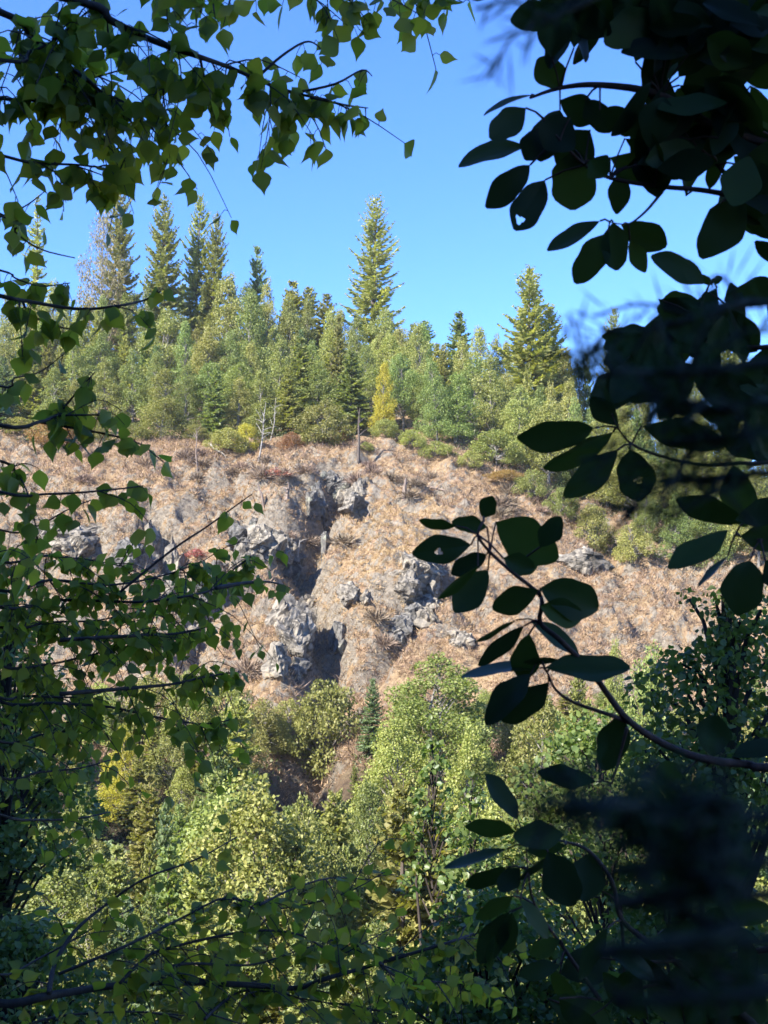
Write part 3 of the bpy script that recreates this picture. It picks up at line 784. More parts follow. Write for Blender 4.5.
d = unit(g.normal(size=(n, 3)) + np.array([0, 0, .3])); t = p + d * g.uniform(.14, .34, n)[:, None]
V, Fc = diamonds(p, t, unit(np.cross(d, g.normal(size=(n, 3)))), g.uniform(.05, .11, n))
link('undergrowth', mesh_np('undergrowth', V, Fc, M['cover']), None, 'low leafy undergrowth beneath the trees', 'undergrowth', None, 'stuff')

# ================================================================== the near plants
OVATE = [0.0, .42, .78, .96, 1.0, .95, .84, .68, .48, .30, .16, .07, 0.0]
ELLIP = [0.0, .30, .55, .74, .88, .97, 1.0, .985, .94, .85, .70, .47, .12]
class Leaves:
    def __init__(s): s.v, s.f, s.n = [], [], 0
    def add(s, base, tip, side, w, prof, fold=0.25, curve=0.12, jag=0.05, hole=None, wave=0.0):
        """one leaf blade: base and tip points, unit side vector, half width w"""
        na, sk = 5, (-1, -.5, 0, .5, 1)
        if hole:
            f = np.linspace(0, 1, 41); prof = list(np.interp(f, np.linspace(0, 1, len(prof)), prof)); na = 25; sk = tuple(np.linspace(-1, 1, na))
        base = np.array(base, float); tip = np.array(tip, float); side = np.array(side, float)
        ax = tip - base; L = np.linalg.norm(ax); a = ax / L
        nrm = np.cross(a, side); nrm /= np.linalg.norm(nrm) + 1e-9; side = np.cross(nrm, a)
        k = len(prof); vs = []; w1, w2 = rng.uniform(0, 6.28, 2)
        for i in range(k):
            t = i / (k - 1)
            c = base + ax * t - nrm * curve * L * (t * t - 0.4 * t)
            hw = w * prof[i]
            jj = jag * (.25 if hole else 1); l = hw * (1 + rng.uniform(-jj, jj) + wave * math.sin(w1 + t * 11)); r = hw * (1 + rng.uniform(-jj, jj) + wave * math.sin(w2 + t * 9))
            wv = 0.04 * L * math.sin(t * 9 + s.n)
            for q in [(l if u < 0 else r) * u for u in sk]:
                vs.append(c + side * q + nrm * (fold * abs(q) * (1 - .35 * abs(q) / (w + 1e-9)) + wv * abs(q) / (w + 1e-9) * .3))
        b = s.n; s.v.append(np.array(vs)); s.n += na * k
        for i in range(k - 1):
            for j in range(na - 1):
                if hole:
                    ht, hq, rt, rq = hole; an = math.atan2((j / (na - 1) * 2 - 1 - hq) / rq, (i / (k - 1) - ht) / rt)
                    if math.hypot((j / (na - 1) * 2 - 1 - hq) / rq, (i / (k - 1) - ht) / rt) < 1 + .25 * math.sin(3 * an + 1): continue
                q = b + i * na + j
                s.f.append((q, q + 1, q + na + 1, q + na))
    def mesh(s, name, mat):
        return mesh_np(name, np.concatenate(s.v), np.array(s.f), mat, True)

def rvec(s=1.0): return Vector((random.gauss(0, s), random.gauss(0, s), random.gauss(0, s)))

def hang_leaf(lv, tw, p, L, wr=.38, droop=.75, prof=OVATE, pet=.8):
    out = rvec().normalized()
    b = p + (out * .6 + Vector((0, 0, -.35))) * L * pet * random.uniform(.5, 1.2)
    if tw is not None: tw.tube([p, p.lerp(b, .5) + Vector((0, 0, .006)), b], [.0011, .0009, .0008], 3, False)
    ax = (Vector((0, 0, -1)) * droop + rvec(.45) + out * .3).normalized()
    l = L * random.uniform(.75, 1.22)
    n = rvec() + Vector((0, -.9, .4)); sd = ax.cross(n)
    if sd.length < 1e-3: sd = ax.orthogonal()
    lv.add(b, b + ax * l, sd.normalized(), l * wr * random.uniform(.85, 1.1), prof, random.uniform(.1, .5), random.uniform(-.05, .2))

class Plant:
    """a tree near the camera: trunk, boughs (children), leaves (children of the bough)"""
    def __init__(s, name, base, label, cat, trunk_pts, trunk_r, bark, leafm):
        s.bark, s.leafm = M[bark], M[leafm]
        s.root = empty(name, base, label, cat); s.base = Vector(base)
        mb = MB(); pts = smooth_poly([Vector(q) - s.base for q in trunk_pts], 4)
        mb.tube(pts, [trunk_r * (1 - .6 * i / (len(pts) - 1)) for i in range(len(pts))], 10)
        link('trunk', mb.mesh('trunk', s.bark, True), s.root)
        s.tp = [Vector(q) for q in trunk_pts]
    def trunk_at(s, z):
        for a, b in zip(s.tp[:-1], s.tp[1:]):
            if a.z <= z <= b.z: return a.lerp(b, (z - a.z) / max(b.z - a.z, 1e-6))
        return s.tp[-1]
    def finish(s, tw, lv, nm='bough'):
        bo = link(nm, mb_mesh_local(tw, s.base, nm, s.bark), s.root)
        if lv and lv.n:
            for i in range(len(lv.v)): lv.v[i] = lv.v[i] - np.array(s.base)
            link('leaves', lv.mesh('leaves', s.leafm), bo)
        return bo
def mb_mesh_local(tw, base, nm, mat):
    tw.v = [tuple(Vector(v) - base) for v in tw.v]
    return tw.mesh(nm, mat, True)

def bough_line(pl, pts, d0, d1, rise=.25, connect=True):
    n = len(pts)
    q = [P(a, b, d0 + (d1 - d0) * i / max(n - 1, 1) + random.gauss(0, .03)) for i, (a, b) in enumerate(pts)]
    if connect:
        s = q[0]; t = pl.trunk_at(s.z + rise)
        q = [t, t.lerp(s, .5) + Vector((0, 0, .04))] + q
    return q

def leafy(pl, pts, d0, d1, r0, n, L, side=0, side_len=.18, side_n=5, connect=True, rise=.25, droop=.75, spread=0.0, start=0.0):
    """a bough along pixel points with n leaves, and side twigs carrying side_n leaves each"""
    tw, lv = MB(), Leaves()
    q = bough_line(pl, pts, d0, d1, rise, connect)
    sm = smooth_poly(q, 4)
    m = len(sm)
    tw.tube(sm, [r0 * (1 - .8 * i / (m - 1)) + .0006 for i in range(m)], 6)
    first = int(m * (0.25 if connect else 0.0)) if len(q) > 3 else 0
    def at(t):
        f = first + t * (m - 1 - first); i = min(int(f), m - 2)
        return sm[i].lerp(sm[i + 1], f - i), (sm[i + 1] - sm[i]).normalized()
    for _ in range(int(n * 0.85)):
        p, _d = at(start + (1 - start) * random.random() ** .85)
        hang_leaf(lv, tw, p, L, droop=droop)
    for _ in range(int(side * 1.7 + .5)):
        p, d = at(start + (1 - start) * random.random())
        sd = (d * .6 + rvec(.55) + Vector((0, 0, -.25))).normalized() * side_len * random.uniform(.6, 1.9)
        e = p + sd + Vector((0, 0, -.3 * sd.length))
        c = smooth_poly([p, p + sd * .5 + rvec(.01), e], 3)
        tw.tube(c, [.0022, .002, .0018, .0015, .0013, .0011, .001][:len(c)], 4, False)
        hang_leaf(lv, None, c[-1], L, droop=droop, pet=.1)
        for k in range(side_n):
            i = random.randrange(1, len(c)); hang_leaf(lv, tw, c[i].lerp(c[i - 1], random.random()), L, droop=droop)
    return pl.finish(tw, lv)

def ground_pt(x, y): return Vector((x, y, h1(x, y)))

# --- overhanging tree at upper left
b = ground_pt(-1.75, 2.5)
TA = Plant('overhanging_tree', b, 'green broadleaf tree whose pointed leaves hang across the upper left sky', 'tree',
           [b - Vector((0, 0, .4)), b + Vector((.05, 0, 1.5)), b + Vector((-.05, .1, 3.2)), b + Vector((.1, .1, 5.2))], .09, 'bark_dark', 'leaf_left')
LL = .053
leafy(TA, [(75, 0), (110, 20), (140, 35), (170, 47), (200, 57), (231, 68), (261, 81), (295, 93), (329, 100)], 2.5, 2.7, .010, 60, LL, 12, .12, 4)
leafy(TA, [(261, 74), (283, 55), (305, 42), (318, 46), (330, 62)], 2.65, 2.7, .003, 9, LL, 0, connect=False)
leafy(TA, [(295, 93), (335, 84), (362, 70), (372, 76)], 2.7, 2.72, .003, 10, LL, 0, connect=False)
leafy(TA, [(310, 97), (345, 105), (368, 108)], 2.65, 2.7, .003, 15, LL, 0, connect=False)
leafy(TA, [(170, 47), (166, 62), (163, 85), (165, 110), (168, 150)], 2.6, 2.65, .003, 24, LL, 3, .07, 4, connect=False)
leafy(TA, [(200, 57), (205, 80), (215, 105)], 2.6, 2.65, .003, 20, LL, 0, connect=False)
leafy(TA, [(0, 12), (30, 35), (60, 60), (85, 78), (105, 95), (130, 108), (155, 115)], 2.6, 2.75, .009, 56, LL, 18, .13, 4)
leafy(TA, [(0, 60), (30, 52), (55, 40), (80, 18), (92, 8)], 2.5, 2.6, .005, 40, LL, 6, .1, 4)
leafy(TA, [(0, 98), (35, 92), (75, 84), (100, 76)], 2.6, 2.7, .005, 44, LL, 12, .13, 4)
leafy(TA, [(0, 155), (40, 163), (80, 165), (110, 170), (128, 180)], 2.6, 2.7, .004, 24, LL, 5, .09, 3)
leafy(TA, [(120, -14), (190, -8), (260, -12), (340, -6), (400, -10), (432, -8)], 2.5, 2.7, .006, 44, LL, 7, .09, 4)
leafy(TA, [(340, -6), (345, 8), (352, 26)], 2.65, 2.65, .002, 9, LL, 0, connect=False)
leafy(TA, [(212, -8), (214, 10), (216, 24)], 2.6, 2.6, .002, 7, LL, 0, connect=False)
leafy(TA, [(0, 214), (15, 232), (40, 249), (75, 258)], 2.7, 2.8, .004, 10, LL, 1, .06, 3)
leafy(TA, [(0, 216), (14, 212), (30, 203), (44, 192)], 2.6, 2.7, .003, 10, LL, 0)

# --- second tree, left middle
b = ground_pt(-1.9, 3.1)
TB = Plant('slender_tree', b, 'slender leafy tree whose thin level twigs cross the left of the slope', 'tree',
           [b - Vector((0, 0, .4)), b + Vector((.05, .05, 1.2)), b + Vector((0, 0, 2.6)), b + Vector((.1, 0, 4.2))], .06, 'bark_dark', 'leaf_left')
leafy(TB, [(-8, 294), (26, 301), (78, 309), (117, 306), (145, 300), (161, 291)], 2.7, 2.85, .006, 30, LL, 2, .08, 4)
leafy(TB, [(23, 302), (31, 315), (60, 327), (83, 330)], 2.8, 2.85, .003, 14, LL, 0, connect=False)
leafy(TB, [(-8, 268), (15, 278), (40, 286), (70, 283)], 2.8, 2.85, .003, 24, LL, 0)
leafy(TB, [(-8, 385), (14, 378), (40, 372), (66, 352)], 2.7, 2.8, .003, 12, LL, 0)
leafy(TB, [(-8, 424), (39, 422), (57, 416), (80, 415), (104, 415)], 2.7, 2.8, .006, 22, LL, 2, .08, 3)
leafy(TB, [(39, 422), (78, 429), (110, 435), (140, 444), (163, 462)], 2.8, 2.85, .003, 18, LL * 1.1, 0, connect=False)
leafy(TB, [(57, 416), (78, 391), (95, 372)], 2.8, 2.85, .003, 22, LL, 0, connect=False)
leafy(TB, [(-8, 490), (47, 494), (99, 491), (143, 486)], 2.7, 2.85, .005, 20, LL, 1, .08, 3)
leafy(TB, [(-8, 528), (34, 527), (65, 511), (91, 500)], 2.8, 2.85, .003, 16, LL, 0)
leafy(TB, [(120, 592), (172, 550), (205, 528), (234, 507), (252, 494)], 2.9, 3.0, .003, 7, LL * .85, 0, connect=False, start=.5)
leafy(TB, [(-8, 458), (15, 470), (30, 500), (38, 540)], 2.8, 2.8, .004, 22, LL, 2, .08, 4)

# --- dense leafy tree, lower left
b = ground_pt(-2.1, 3.7)
TC = Plant('dense_leafy_tree', b, 'dense green leafy tree massed along the left edge below the crags', 'tree',
           [b - Vector((0, 0, .4)), b + Vector((.05, .05, 1.0)), b + Vector((.1, 0, 2.2)), b + Vector((.1, 0, 3.4))], .06, 'bark_dark', 'leaf_left')
for pts, n, sd in (([(-8, 606), (60, 600), (138, 602), (182, 597), (216, 588), (234, 569), (252, 556)], 40, 7),
                   ([(216, 588), (245, 583), (270, 582), (290, 588)], 16, 0),
                   ([(60, 640), (130, 636), (182, 633), (213, 625)], 24, 4),
                   ([(-8, 664), (42, 665), (78, 658), (115, 648), (156, 629)], 34, 8),
                   ([(-8, 695), (23, 696), (78, 697), (107, 691)], 24, 7),
                   ([(-8, 700), (52, 703), (109, 707), (156, 717), (204, 724), (238, 718)], 44, 5),
                   ([(60, 694), (131, 688), (173, 684), (209, 676), (240, 672)], 40, 4),
                   ([(-8, 560), (40, 556), (90, 560), (130, 568)], 40, 8),
                   ([(-8, 590), (50, 580), (110, 585), (165, 575), (205, 560)], 36, 7),
                   ([(-8, 626), (50, 622), (100, 620), (150, 608)], 40, 9),
                   ([(-8, 740), (40, 735), (80, 728), (100, 718)], 14, 5),
                   ([(-8, 776), (40, 772), (80, 768), (110, 760)], 7, 1),
                   ([(-8, 812), (40, 820), (80, 818), (110, 812)], 8, 1)):
    leafy(TC, pts, 3.4, 3.8, .006, int(n * 1.35), .045, int(sd * 1.5 + .5), .16, 5, connect=pts[0][0] < 0)

# --- low shrub across the bottom
b = ground_pt(-1.5, 2.9)
TD = Plant('low_shrub', b, 'yellowing shrub spreading its long bough across the bottom left', 'shrub',
           [b - Vector((0, 0, .4)), b + Vector((0, .05, .7)), b + Vector((.1, 0, 1.6)), b + Vector((.15, 0, 2.6))], .05, 'bark_dark', 'leaf_low')
for pts, r0, n, sd in (([(-8, 1003), (52, 995), (104, 987), (163, 982), (250, 985), (297, 988), (328, 978), (380, 963), (450, 942), (475, 933)], .013, 60, 12),
                       ([(49, 993), (55, 964), (75, 931), (107, 904), (146, 878), (195, 860), (237, 837)], .006, 18, 2),
                       ([(59, 974), (130, 944), (182, 918), (228, 897), (263, 910), (336, 897), (385, 872)], .004, 46, 6),
                       ([(120, 983), (146, 957), (176, 946), (250, 931), (300, 935), (336, 954), (362, 944), (396, 925)], .004, 54, 8),
                       ([(146, 980), (182, 964), (250, 965), (300, 950), (350, 935)], .004, 46, 7),
                       ([(205, 1019), (225, 1001), (250, 990), (310, 1000), (380, 1010)], .004, 40, 8),
                       ([(380, 963), (400, 978), (440, 982), (490, 985)], .004, 34, 7),
                       ([(-8, 975), (40, 958), (90, 930), (140, 905)], .004, 20, 4),
                       ([(-8, 1030), (60, 1016), (140, 1012), (220, 1020)], .005, 40, 8),
                       ([(260, 905), (290, 890), (330, 878), (370, 880)], .003, 22, 2)):
    leafy(TD, pts, 2.9, 3.3, r0, int(n * 1.2), .045, sd, .16, 4, connect=pts[0][0] < 0, rise=.1, droop=.35)

# --- madrone at the right
b = ground_pt(1.75, 2.1)
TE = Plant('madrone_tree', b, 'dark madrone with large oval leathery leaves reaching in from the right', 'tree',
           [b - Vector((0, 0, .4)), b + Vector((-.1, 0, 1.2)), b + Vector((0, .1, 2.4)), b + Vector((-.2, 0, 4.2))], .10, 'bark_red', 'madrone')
def mad(pts_list, leaves, d, nm='bough', connect=True, r0=.008, fill=()):
    tw, lv = MB(), Leaves()
    nodes = []
    for k, (pts, r) in enumerate(pts_list):
        q = [P(a, c, d + random.gauss(0, .015)) for a, c in pts]
        nodes += q
        if connect and k == 0:
            t = TE.trunk_at(q[0].z + .15); q = [t, t.lerp(q[0], .5)] + q
        sm = smooth_poly(q, 4); m = len(sm)
        tw.tube(sm, [r * (1 - .78 * i / (m - 1)) for i in range(m)], 7)
    def one(bx, by, tx, ty, w, hole=None):
        dj = d + random.gauss(0, .035)
        B = P(bx, by, dj); Lpx = math.hypot(tx - bx, ty - by)
        T = P(tx, ty, dj + random.uniform(-.3, .3) * Lpx / F * d)
        L = (T - B).length; ww = w / F * d * .5; true = max(ww, .22 * L)
        a = (T - B).normalized(); view = B.normalized()
        s0 = a.cross(view).normalized(); tilt = math.acos(min(1, ww / true)) * random.choice((-1, 1)) + random.uniform(-.12, .12)
        n0 = s0.cross(a)
        side = s0 * math.cos(tilt) + n0 * math.sin(tilt)
        lv.add(B, T, side, true * 1.0, ELLIP, random.uniform(.08, .5), random.uniform(-.28, .34), .022, hole, .09)
        nd = min(nodes, key=lambda q: (q - B).length)
        if (nd - B).length < .085: tw.tube([nd, nd.lerp(B, .5) + Vector((0, 0, .004)), B], [.0022, .0018, .0018], 4, False)
    for l in leaves: one(*l)
    for (x0, y0, x1, y1, n, gaps) in fill:
        k = 0
        while k < n:
            cx, cy = random.uniform(x0, x1), random.uniform(y0, y1)
            if any(abs(cx - gx_) < gw and abs(cy - gy_) < gh for gx_, gy_, gw, gh in gaps): continue
            an = random.uniform(0, 6.28); l = random.uniform(24, 36)
            one(cx - math.cos(an) * l, cy - math.sin(an) * l, cx + math.cos(an) * l, cy + math.sin(an) * l, random.uniform(16, 38)); k += 1
    return TE.finish(tw, lv, nm)

mad([([(790, 205), (735, 196), (700, 190), (655, 186), (610, 178), (585, 165), (560, 140), (545, 120)], .007),
     ([(790, 150), (720, 130), (660, 95), (600, 85), (560, 88), (530, 98)], .010),
     ([(662, 192), (645, 212), (628, 224), (610, 222)], .003), ([(745, 200), (718, 165), (690, 140)], .006)],
    [(560, 10, 510, 22, 30), (562, 88, 538, 58, 30), (534, 95, 483, 111, 7), (526, 108, 488, 140, 27), (527, 147, 457, 160, 22),
     (530, 165, 487, 207, 28), (545, 180, 512, 233, 33, (.78, -.1, .07, .33)), (575, 150, 573, 210, 48), (600, 221, 548, 252, 15), (608, 233, 576, 283, 30),
     (613, 222, 617, 271, 28), (622, 226, 667, 246, 32), (630, 240, 646, 273, 17), (622, 170, 617, 212, 22), (650, 138, 658, 194, 40),
     (745, 198, 702, 256, 40), (706, 284, 654, 254, 24), (770, 188, 754, 234, 32), (600, 110, 640, 130, 26), (560, 100, 600, 120, 30),
     (545, 130, 525, 160, 30), (560, 110, 540, 160, 36), (590, 130, 560, 170, 40), (585, 100, 610, 130, 26), (570, 118, 545, 150, 40), (590, 160, 607, 175, 26)],
    2.05, fill=[(555, 0, 768, 30, 30, [(600, 12, 10, 10)]), (640, 5, 768, 70, 30, []), (630, 95, 745, 170, 34, []), (715, 70, 775, 235, 20, [(740, 150, 14, 10)]), (545, 0, 610, 46, 9, [])])
mad([([(790, 345), (740, 345), (712, 338), (700, 318), (706, 292), (712, 280)], .006), ([(712, 338), (680, 350), (650, 345)], .004)],
    [(790, 288, 721, 294, 28), (700, 302, 657, 310, 30), (715, 328, 668, 330, 32), (712, 310, 758, 350, 36), (655, 330, 602, 337, 20), (652, 348, 606, 362, 34),
     (650, 372, 588, 404, 38), (712, 340, 700, 386, 28), (768, 346, 752, 388, 24), (700, 330, 730, 345, 26), (690, 340, 660, 360, 36), (675, 345, 650, 378, 34), (680, 355, 640, 390, 34),
     (712, 285, 700, 275, 8), (712, 283, 722, 277, 8)], 2.1, fill=[(610, 340, 690, 395, 12, []), (650, 305, 768, 345, 8, [(700, 345, 8, 8)]), (715, 365, 790, 420, 7, []), (735, 420, 800, 500, 6, [])])
mad([([(790, 460), (740, 463), (705, 465), (660, 456), (632, 444), (618, 428), (612, 414)], .005)],
    [(594, 428, 521, 442, 31), (613, 432, 545, 470, 22), (618, 450, 564, 497, 29), (630, 449, 640, 500, 37, (.6, .05, .06, .2)), (642, 426, 722, 436, 28), (618, 425, 590, 398, 22)], 2.0)
mad([([(795, 535), (760, 540), (735, 535)], .006)],
    [(745, 522, 677, 496, 25), (728, 530, 670, 574, 27), (728, 556, 700, 588, 9), (750, 560, 737, 614, 41), (740, 536, 800, 540, 30), (765, 560, 790, 590, 30), (735, 520, 790, 505, 26)], 1.95)
mad([([(795, 764), (745, 764), (700, 758), (660, 742), (628, 720), (608, 695), (590, 670), (560, 640), (540, 622), (541, 597), (512, 572), (490, 552), (478, 535), (484, 520)], .0088),
     ([(628, 722), (610, 715), (575, 703), (556, 690), (547, 672), (540, 660)], .0045), ([(627, 728), (620, 755), (612, 784)], .0035)],
    [(483, 518, 493, 496, 19), (456, 526, 419, 522, 11), (487, 527, 453, 522, 18), (471, 545, 413, 553, 28, (.55, .1, .06, .22)), (496, 522, 556, 560, 46), (540, 547, 561, 517, 22),
     (487, 554, 451, 574, 20), (478, 566, 437, 598, 9), (488, 570, 454, 613, 31), (503, 558, 533, 568, 20), (538, 590, 492, 610, 26), (540, 588, 602, 608, 40), (540, 606, 584, 619, 28),
     (516, 620, 474, 641, 7), (524, 626, 477, 664, 18), (529, 634, 522, 682, 29), (531, 622, 580, 654, 19), (540, 668, 462, 668, 13), (545, 668, 628, 674, 27), (560, 660, 523, 660, 8),
     (531, 674, 484, 721, 26), (549, 682, 501, 725, 29), (622, 714, 604, 770, 32), (713, 757, 713, 715, 34), (732, 757, 778, 741, 20), (672, 787, 666, 761, 26), (596, 782, 538, 767, 22), (512, 575, 540, 560, 16)],
    2.05)
mad([([(795, 1040), (752, 1022), (730, 1003), (690, 973), (660, 950), (622, 920), (612, 882), (590, 852), (565, 842), (540, 838)], .009),
     ([(790, 946), (740, 954), (700, 960), (640, 962), (600, 958)], .006), ([(620, 905), (623, 940), (624, 970), (612, 1000), (588, 1018)], .004), ([(600, 1000), (565, 950), (535, 905), (528, 870), (526, 845)], .004),
     ([(645, 975), (680, 995), (715, 1003)], .003), ([(642, 988), (680, 978)], .003), ([(668, 930), (672, 880), (676, 850)], .003)],
    [(518, 820, 486, 774, 21), (516, 832, 467, 822, 19), (507, 849, 446, 874, 13), (564, 835, 514, 836, 27), (566, 845, 527, 852, 15), (549, 856, 518, 879, 7), (548, 852, 573, 906, 38), (590, 852, 583, 902, 35),
     (506, 867, 466, 891, 17), (520, 868, 499, 891, 21), (513, 896, 476, 919, 17), (509, 912, 479, 962, 27), (512, 912, 504, 956, 21), (495, 935, 488, 972, 8), (520, 900, 551, 937, 17),
     (662, 902, 690, 904, 7), (690, 934, 663, 957, 13), (608, 928, 574, 976, 17), (640, 970, 617, 1006, 29), (560, 965, 520, 975, 18), (600, 890, 640, 905, 8), (560, 940, 530, 955, 18)],
    2.1, fill=[(560, 930, 740, 1024, 16, [(620, 915, 30, 20)]), (690, 850, 768, 1024, 14, [])])

mad([([(760, -420), (700, -250), (640, -120), (600, -40)], .014), ([(700, -250), (620, -230), (540, -220)], .008), ([(720, -300), (820, -240), (900, -150)], .008)],  # unseen boughs overhead, added to keep skylight off the leaves below
    [], 1.9, fill=[(470, -330, 980, -10, 150, [])])
mad([([(900, 300), (860, 200), (830, 60), (800, -80)], .012)], [], 1.9, fill=[(775, -60, 960, 420, 60, [])])
# --- fir close to the camera on the right, out of focus
b = ground_pt(1.35, 0.35)
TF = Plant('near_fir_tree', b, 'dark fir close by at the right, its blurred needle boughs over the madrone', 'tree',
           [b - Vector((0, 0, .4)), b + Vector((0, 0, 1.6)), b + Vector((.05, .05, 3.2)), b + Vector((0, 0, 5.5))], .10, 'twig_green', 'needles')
def needle_bough(pts, d, twigs, tlen, seed, nl=.026, dense=1.0, tdir=None):
    g = random.Random(seed)
    tw = MB(); B, T, S, W = [], [], [], []
    q = [P(a, c, d + g.gauss(0, .01)) for a, c in pts]
    t0 = TF.trunk_at(q[0].z + .05); q = [t0, t0.lerp(q[0], .5) + Vector((0, 0, .02))] + q
    sm = smooth_poly(q, 5); m = len(sm)
    tw.tube(sm, [.0016 * (1 - .75 * i / (m - 1)) + .0006 for i in range(m)], 6)
    lines_ = [sm[int(m * .35):]]
    for i in range(twigs):
        f = g.uniform(.42, .98) * (m - 1); k = min(int(f), m - 2)
        p = sm[k].lerp(sm[k + 1], f - k); dr = (sm[k + 1] - sm[k]).normalized()
        e = (dr * .9 + Vector((g.gauss(0, .35), g.gauss(0, .4), g.gauss(0, .65)))).normalized() * tlen * g.uniform(.5, 1.3)
        c = smooth_poly([p, p + e * .5 + Vector((0, 0, .006)), p + e], 4)
        tw.tube(c, .0008, 4, False); lines_.append(c)
    for c in lines_:
        for a, b_ in zip(c[:-1], c[1:]):
            ax = (b_ - a); L = ax.length; ax = ax.normalized()
            for _ in range(max(1, int(L / .0016 * dense))):
                p = a.lerp(b_, g.random())
                o = Vector((g.gauss(0, 1), g.gauss(0, 1), g.gauss(0, 1))); o = (o - ax * o.dot(ax)).normalized()
                dr = (o + ax * g.uniform(.35, .9)).normalized()
                B.append(p); T.append(p + dr * nl * g.uniform(.7, 1.15)); S.append(dr.cross(Vector((g.gauss(0, 1), g.gauss(0, 1), g.gauss(0, 1)))).normalized()); W.append(.0006)
    V, Fc = diamonds(np.array(B), np.array(T), np.array(S), np.array(W))
    bo = link('bough', mb_mesh_local(tw, TF.base, 'bough', TF.bark), TF.root)
    link('needles', mesh_np('needles', V - np.array(TF.base), Fc, TF.leafm), bo)
needle_bough([(790, -90), (700, -50), (620, -14), (565, 12), (527, 30)], .52, 9, .03, 1, .022)
needle_bough([(800, 300), (760, 300), (720, 310), (650, 330), (600, 330)], .54, 5, .04, 4, .022, .6)
needle_bough([(800, 360), (740, 370), (680, 375), (620, 372), (580, 380)], .44, 12, .035, 5, .016, .7)
needle_bough([(800, 400), (740, 410), (680, 400), (640, 390)], .44, 14, .035, 6, .016, .7)
needle_bough([(800, 470), (750, 480), (700, 500), (670, 520)], .44, 14, .035, 7, .016, .7)
needle_bough([(800, 430), (750, 440), (710, 450)], .44, 12, .035, 12, .016, .7)
for i, (y0, y1) in enumerate(((805, 806), (826, 816), (852, 832), (884, 846), (930, 880))):
    needle_bough([(810, y0 + 8), (740, y0), (660, (y0 + y1) / 2), (610 + 20 * i, y1), ((545, 510, 575, 640, 700)[i], y1 - 4)], .30, 12, .018, 20 + i, .010, .6)
for i, y0 in enumerate((985,)):
    needle_bough([(810, y0 + 4), (770, y0), (740, y0 - 6), (715 + 6 * i, y0 - 8)], .30, 13, .018, 30 + i, .010, .7)

# --- shaded trees a little way down the bank
def near_tree(name, px, py, y, wpx, hpx, label, mat, leaf, clumps, per, seed, cat='tree', base=.2, bark='bark_dark', taper=.6, conical=0.0):
    """a tree whose crown is centred at a pixel and spans wpx by hpx"""
    zt = z_at(py - hpx / 2, y); x = x_at(px, y, zt); gz = h1(x, y)
    hh = zt - gz; rr = wpx / 2 / F * y
    cb = 1 - (hpx / F * y) / hh
    (t, c), ph, pr = broad_meshes(seed, M[mat], hh, rr, max(cb, .04), clumps, int(per * 1.9), leaf * .72, bark, taper, 1.0, conical, leaf6, .35)
    root = empty(name, (x, y, gz), label, cat)
    link('trunk', t, root); link('crown', c, root)
near_tree('shaded_tree', 722, 690, 5.5, 210, 240, 'shaded small-leaved tree at the right below the red-brown bank', 'leaf_mid', .050, 50, 75, 81)
near_tree('shaded_tree', 600, 800, 10, 220, 200, 'dark shaded tree behind the blurred boughs at lower right', 'leaf_mid', .07, 46, 100, 82)
near_tree('shaded_bush', 490, 975, 7.5, 240, 170, 'grey-green shaded bush at the bottom centre', 'leaf_mid', .066, 56, 120, 83, 'bush')
near_tree('shaded_bush', 680, 985, 7, 300, 240, 'shaded bush behind the madrone at the bottom right', 'leaf_mid', .066, 56, 120, 84, 'bush')
near_tree('shaded_tree', 10, 725, 9, 170, 260, 'bluish shaded tree at the left edge beneath the dense leaves', 'leaf_mid', .07, 52, 90, 86)
near_tree('shaded_bush', 20, 1000, 8, 210, 160, 'dark shaded bush in the bottom left corner', 'leaf_mid', .066, 50, 110, 87, 'bush')
near_tree('shaded_sapling', 432, 800, 16, 64, 165, 'thin dark upright sapling in front of the lime trees', 'leaf_mid', .11, 26, 26, 88, 'sapling', conical=.8)
near_tree('shaded_sapling', 470, 850, 15, 90, 150, 'second dark sapling at the right foot of the thin upright one', 'leaf_mid', .11, 26, 30, 89, 'sapling', conical=.7)
def near_fir(px, top, y, wpx, label, seed):
    z = z_at(top, y); x = x_at(px, y, z); gz = h1(x, y); hh = z - gz
    (t, c), ph, pr = fir_meshes(seed, M['fir_blue'], hh, wpx / 2 / F * y, .05, .7, 30, 6, .035, 1.6, .15)
    root = empty('shaded_fir', (x, y, gz), label, 'tree'); link('trunk', t, root); link('crown', c, root)
near_fir(-20, 800, 9, 210, 'dark shaded fir at the left edge with level boughs', 95)

# trees of the fill rows that end up wholly behind others are left out
HIDDEN = {0, 15, 38, 41, 42, 71, 72, 95, 96, 97, 98, 99, 116, 121, 123, 124, 125, 126, 131, 133, 137, 139, 143, 144, 147, 148, 149, 150, 151, 156, 163, 166, 167, 174, 177, 180, 186, 187, 188, 197, 199, 200, 201, 202, 203, 204, 208, 209, 211, 212, 213, 214, 215, 216, 226, 228, 229, 230, 231, 232, 233, 234, 238, 240, 243, 244, 245, 246, 247, 257, 260, 268, 272, 274, 281, 282, 289, 292, 300, 301, 306}
for i, o in enumerate(FILL):
    if i in HIDDEN:
        PENDING[:] = [q for q in PENDING if q[0] is not o]
        for ch in list(o.children): bpy.data.objects.remove(ch)
        bpy.data.objects.remove(o)
label_pending()

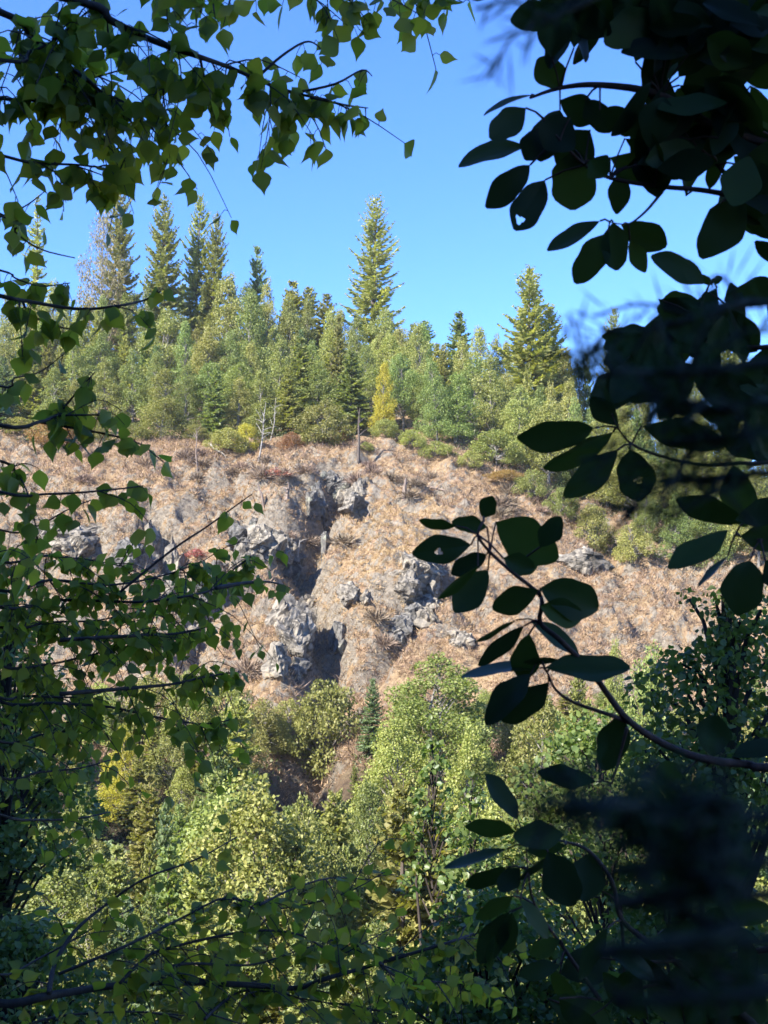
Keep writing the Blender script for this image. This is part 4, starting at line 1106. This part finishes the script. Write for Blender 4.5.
# ------------------------------------------------------------------ haze volume added to lift the shade in the far wood
hz, hnt, hout = new_mat('valley haze')
pv = hnt.nodes.new('ShaderNodeVolumePrincipled'); pv.inputs['Density'].default_value = HAZE; pv.inputs['Color'].default_value = (0.92, 0.95, 1, 1); pv.inputs['Anisotropy'].default_value = 0.2
hnt.links.new(pv.outputs[0], hout.inputs['Volume'])
hb = MB(); hx, hy0, hy1, hz0, hz1 = 520, -320, 920, float(Z.min()) - 1.5, max(float(Z.max()), 72) + 4
hb.add([(a, b, c) for c in (hz0, hz1) for a, b in ((-hx, hy0), (hx, hy0), (hx, hy1), (-hx, hy1))], [(3, 2, 1, 0), (4, 5, 6, 7), (0, 1, 5, 4), (1, 2, 6, 5), (2, 3, 7, 6), (3, 0, 4, 7)])
link('haze', hb.mesh('haze', hz), None, 'thin pale haze added over the valley to lift far shade', 'haze', None, 'stuff')

# ------------------------------------------------------------------ light, sky, camera
w = bpy.data.worlds.new('World'); sc.world = w; w.use_nodes = True
nt = w.node_tree; nt.nodes.clear()
sky = nt.nodes.new('ShaderNodeTexSky'); sky.sky_type = 'NISHITA'; sky.sun_disc = False
sky.sun_elevation = SUN_EL; sky.sun_rotation = math.atan2(SUN_H.x, SUN_H.y)
sky.altitude = 2500; sky.air_density = 1.0; sky.dust_density = 0.0; sky.ozone_density = 5.0
bg = nt.nodes.new('ShaderNodeBackground'); bg.inputs[1].default_value = 0.15
wo = nt.nodes.new('ShaderNodeOutputWorld')
hs = nt.nodes.new('ShaderNodeHueSaturation'); hs.inputs['Hue'].default_value = 0.511; hs.inputs['Saturation'].default_value = 1.16
nt.links.new(sky.outputs[0], hs.inputs['Color']); nt.links.new(hs.outputs[0], bg.inputs[0]); nt.links.new(bg.outputs[0], wo.inputs[0])
sl = bpy.data.lights.new('sun', 'SUN'); sl.energy = 5.0; sl.angle = R(0.53); sl.color = (1.0, 0.95, 0.87)
so = bpy.data.objects.new('sun', sl); COL.objects.link(so)
sd = Vector((SUN_H.x * math.cos(SUN_EL), SUN_H.y * math.cos(SUN_EL), math.sin(SUN_EL)))
so.rotation_euler = sd.to_track_quat('Z', 'Y').to_euler(); so.location = sd * 30

cam = bpy.data.cameras.new('camera'); co = bpy.data.objects.new('camera', cam); COL.objects.link(co)
cam.sensor_fit = 'VERTICAL'; cam.sensor_height = 36; cam.lens = F / 1024 * 36
co.rotation_euler = (math.pi / 2 + PITCH, 0, 0)
cam.clip_start = 0.05; cam.clip_end = 3000
cam.dof.use_dof = True; cam.dof.focus_distance = 7.0; cam.dof.aperture_fstop = 11
sc.camera = co
sc.view_settings.view_transform = 'Standard'; sc.view_settings.look = 'None'
sc.view_settings.exposure = 1.72; sc.view_settings.gamma = 1
sc.cycles.use_denoising = True
sc.cycles.max_bounces = 8; sc.cycles.diffuse_bounces = 3; sc.cycles.transmission_bounces = 4; sc.cycles.glossy_bounces = 2
